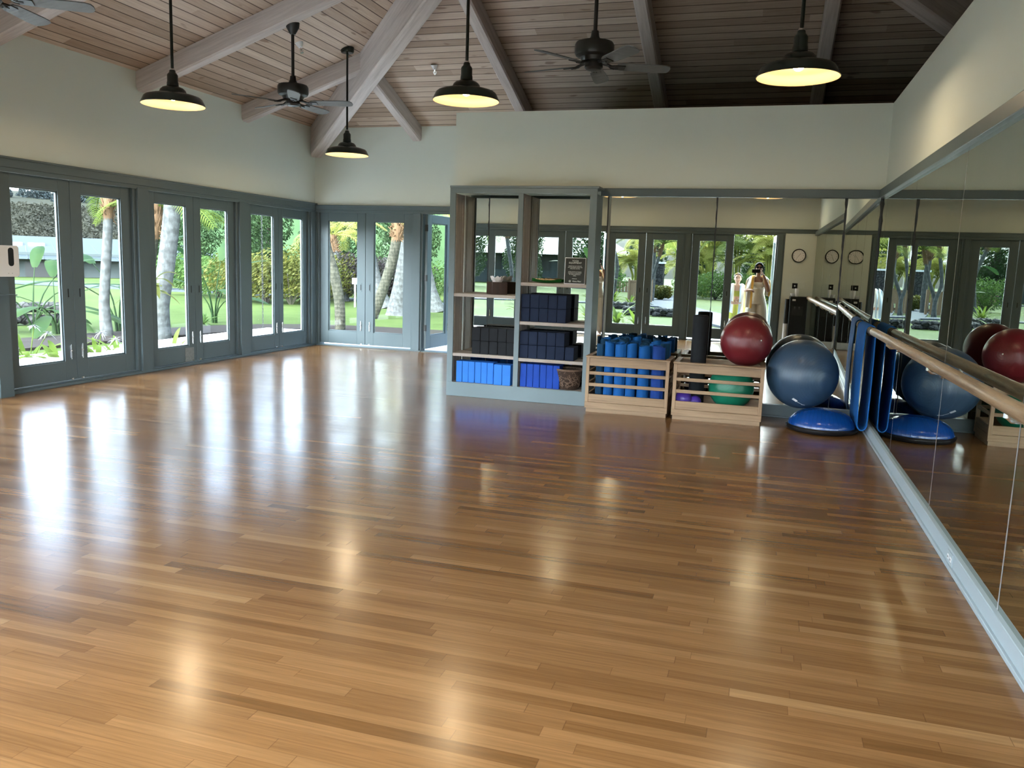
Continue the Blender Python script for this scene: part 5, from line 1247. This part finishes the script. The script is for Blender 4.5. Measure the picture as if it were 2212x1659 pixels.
# far doors: palms on the lawn
palm(ad(-28.75, 19.8), [(0, 0, 0), (-.02, 0, .7), (-.16, 0, 1.35), (-.45, 0, 2.3), (-.72, 0, 3.9)], .125, .12, 'spiny dark palm trunk in the left pane of the far doors', 51, 'trunk_rough', nf=12, L=1.7)
palm(ad(-28.6, 33), [(0, 0, 0), (-.1, 0, 1), (-.24, 0, 1.5), (-.34, 0, 2.05)], .17, .13, 'farther palm with orange fibres behind the spiny one', 52, nf=12, L=2.2, mf='frond_yellow', flare=1.8)
palm(ad(-26.6, 24.0), [(0, 0, 0), (.35, 0, .9), (.62, 0, 1.7), (.76, 0, 2.36)], .15, .14, 'curved palm with an orange crown in the right pane of the far doors', 53, 'trunk_rough', nf=12, L=1.9, mf='frond_yellow')
palm(ad(-24.85, 25.5), [(0, 0, 0), (.12, 0, .9), (.34, 0, 2.2), (.40, 0, 3.4), (.2, 0, 5)], .28, .19, 'tall pale ringed palm at the right of the far doors', 54, nf=11, fibre=False, L=2.6, flare=1.35)
palm(ad(-25.9, 28.8), [(0, 0, 0), (-.25, 0, .8), (-.6, 0, 2.4), (-.7, 0, 3.6)], .30, .14, 'pale flared palm base between the palms of the far doors', 55, nf=11, fibre=False, L=2.4, flare=1.5)
palm(ad(-22.3, 27.5), [(0, 0, 0), (-.2, 0, .8), (-.5, 0, 2.2), (-.55, 0, 3.6)], .28, .15, 'pale flared palm seen through the open garden door', 56, nf=11, fibre=False, L=2.4, flare=1.5)
t = thing('garden_sign', 'small white sign on a post beyond the far doors', 'sign', ad(-27.75, 29)); MB().box(-.02, -.02, 0, .02, .02, 1.0).build('post', M['concrete'], t); MB().box(-.09, -.04, .85, .09, -.02, 1.06).build('board', M['concrete'], t); MB().box(-.06, -.046, .96, .06, -.04, 1.03).build('red_panel', mat('red_print', (.5, .12, .10), .6), t)
# ---- front garden (seen in the mirrors) -----------------------------------
def areca(c, lab, seed, h=4.4, n=8):
    rnd = random.Random(seed); t = thing('areca_palm', lab, 'palm tree', c, 0, 'clumping palms of the front garden'); s = MB(); f = MB()
    for i in range(n):
        a = i * 2.4; lean = rnd.uniform(.05, .5); hh = h * rnd.uniform(.35, .75); top = Vector((math.cos(a) * lean * 1.8, math.sin(a) * lean * 1.8, hh)); s.tube([(math.cos(a) * .3, math.sin(a) * .3, 0), top * .5 + Vector((0, 0, hh * .1)), top], [.07, .055, .045], 7)
        for k in range(8): frond(f, top, k * 2.4 + i, rnd.uniform(.3, 1.3), rnd.uniform(1.5, 2.2), 20, .55, rnd.uniform(1.0, 2.1), .055)
    s.build('canes', M['frond_yellow'], t); f.build('fronds', M['frond_yellow' if seed % 3 else 'frond'], t, smooth=0); return t
for i, (x, y, h, lab) in enumerate(((-4.6, -38, 4.6, 'clumping palm at the left of the closed front leaf'), (-2.9, -36.5, 5.0, 'bright clumping palm behind the closed front leaf'), (-1.1, -35.5, 5.2, 'bright clumping palm behind the girl'),
      (.7, -34.5, 5.4, 'bright clumping palm behind the person with the phone'), (2.6, -35, 5.2, 'clumping palm at the right of the front doorway'), (4.6, -37, 5.0, 'clumping palm hidden beyond the front doorway'), (-8.8, -46, 5, 'distant clumping palm behind the orange-crowned palms'))):
    areca((x, y, GZ), lab, 70 + i, h)
for i, (x, y, r, m, lab) in enumerate(((-3.7, -33.5, 1.0, 'strap', 'light green shrub under the palms in the closed front leaf'), (-2.2, -32.0, 1.15, 'shrub', 'dark green shrub under the palms beside the girl'), (-.8, -31.5, 1.1, 'shrub', 'dark shrub under the palms behind the girl'),
      (.9, -31, 1.1, 'shrub', 'dark shrub under the palms at the right of the doorway'), (2.2, -31, 1.0, 'strap', 'light shrub at the right edge of the doorway'), (-4.9, -27.5, .55, 'croton', 'yellow croton bush by the path in the mirror'), (-8.5, -30, 1.2, 'shrub', 'green shrub behind the slender mirrored palm'))):
    bush('garden_shrub', (x, y, GZ), (r * 1.2, r * 1.1, r * .8), 2400, .075, M[m], lab, 90 + i, 'shrubs of the front garden')
palm((-7.3, -26.5, GZ), [(0, 0, 0), (.12, 0, 1.0), (.16, 0, 1.9), (-.18, 0, 3.0), (-.22, 0, 3.1)], .10, .09, 'slender grey palm with an orange crown in the mirrored double doors', 14, nf=12, L=1.9)
palm((-4.85, -21.5, GZ), [(0, 0, 0), (.0, 0, .8), (.28, 0, 1.6), (.48, 0, 2.35)], .085, .07, 'forked pale palm with fibres, right mirrored pane of the double doors', 15, nf=13, L=1.8, mf='frond')
palm((-4.9, -21.3, GZ), [(0, 0, 0), (.05, 0, .7), (-.12, 0, 1.5), (.06, 0, 2.65)], .085, .07, 'second stem of the forked pale palm', 16, nf=11, L=1.7, mf='frond_yellow')
palm((-11.5, -21, GZ), [(0, 0, 0), (.1, 0, 1.2), (-.1, 0, 2.4), (-.2, 0, 3.0)], .10, .09, 'leaning orange-crowned palm reflected in the left bay of the shelf', 17, nf=12, L=1.8)
palm((-5.2, -25.5, GZ), [(0, 0, 0), (.1, 0, 1.1), (.05, 0, 2.6)], .15, .13, 'pale palm trunk by the tan gate, seen in the right mirror', 18, nf=12, L=2.0, flare=1.5)
for i, (x, y, n, L, w, lab) in enumerate(((-6.3, -20.5, 26, 1.0, .09, 'clump of arching leaves on the rock border in the mirrored left pane'), (-7.4, -21, 24, .95, .09, 'second clump of arching leaves on the rock border'), (-5.3, -19.2, 22, .8, .085, 'clump of arching leaves nearer the path'), (-8.6, -19.5, 24, 1.0, .09, 'clump of arching leaves at the left of the rock border'),
      (-9.8, -17, 22, 1.0, .09, 'clump of arching leaves reflected below the tissue box'), (-4.0, -7.6, 14, .95, .12, 'upright bright ginger leaves at the foot of the mirrored left pane'), (-3.25, -6.6, 14, .85, .12, 'bright ginger leaves at the foot of the mirrored right pane'), (-5.0, -8.2, 14, .95, .12, 'bright ginger leaves behind the right bay of the shelf'), (-6.9, -7.4, 14, 1.0, .12, 'bright ginger leaves below the shelf tissue box'))):
    strap_plant('flax_plant', (x, y, GZ), n, L, w, M['strap'], lab, 110 + i, 'plant', 'strap-leaved plants of the front garden', False, (.55, 1.1))
for j, (x, y, lab) in enumerate(((-5.6, -16.8, 'low lava rock border in the mirrored left pane'), (-8.4, -16.2, 'lava rock border farther left in the mirror'), (-3.6, -13.0, 'stack of flat lava rocks seen in the right mirror'))):
    t = thing('rock_border', lab, 'rocks', (x, y, GZ)); rk = MB()
    for i in range(14): rock(rk, (-.9 + .27 * (i % 7), .1 * math.sin(i * 3 + j), .07 + .14 * (i // 7)), .14, i + j * 20)
    rk.build('stones', M['rock'], t)
t = thing('stone_pillar', 'dark stacked-stone pillar by the path in the mirrored right pane', 'pillar', (-5.9, -33, GZ)); MB().box(-.55, -.4, 0, .55, .4, 2.0).build('stonework', M['rock'], t); MB().box(-.62, -.47, 2.0, .62, .47, 2.1).build('capstone', M['concrete'], t)
t = thing('wooden_gate', 'tan wooden garden gate with upright boards seen in the mirrors', 'gate', (-5.45, -23.5, GZ)); g_ = MB()
for i in range(5): g_.box(-.5 + i * .2, -.02, .05, -.5 + i * .2 + (.185 if i < 3 else .10), .02, 1.05)
g_.build('gate_boards', M['fence'], t); MB().box(-.55, -.05, 1.03, .55, .05, 1.11).box(-.55, -.04, .2, .55, -.02, .3).build('gate_rail', M['fence'], t)
for x in (-.55, .55): MB().box(x - .05, -.06, 0, x + .05, .06, 1.18).build('gate_post', M['fence'], t)
t = thing('wooden_fence', 'low tan fence behind the slender mirrored palm', 'fence', (-8.6, -38, GZ)); g_ = MB()
for i in range(20): g_.box(-2.2 + i * .22, -.02, .05, -2.2 + i * .22 + .16, .02, .75)
g_.build('pickets', M['fence'], t); MB().box(-2.3, -.04, .70, 2.3, .04, .78).build('top_rail', M['fence'], t)
house((-22, -58, 0), R(170), 20, 10, 2.6, 5.0, 'house with a pale metal roof beyond the front garden, seen in the right mirror', False)
broad_plant('bird_of_paradise', (-8.3, -25, GZ), [(2.9, 1.9, 1.4, .42, .5), (3.6, 1.7, 1.3, .4, .7), (.6, 2.1, 1.2, .38, .4), (5.6, 1.6, 1.2, .4, .8), (1.6, 2.2, 1.2, .4, .3)], 'broad-leaved plant behind the slender mirrored palm', M['banana'], 5, grp='bird of paradise plants')
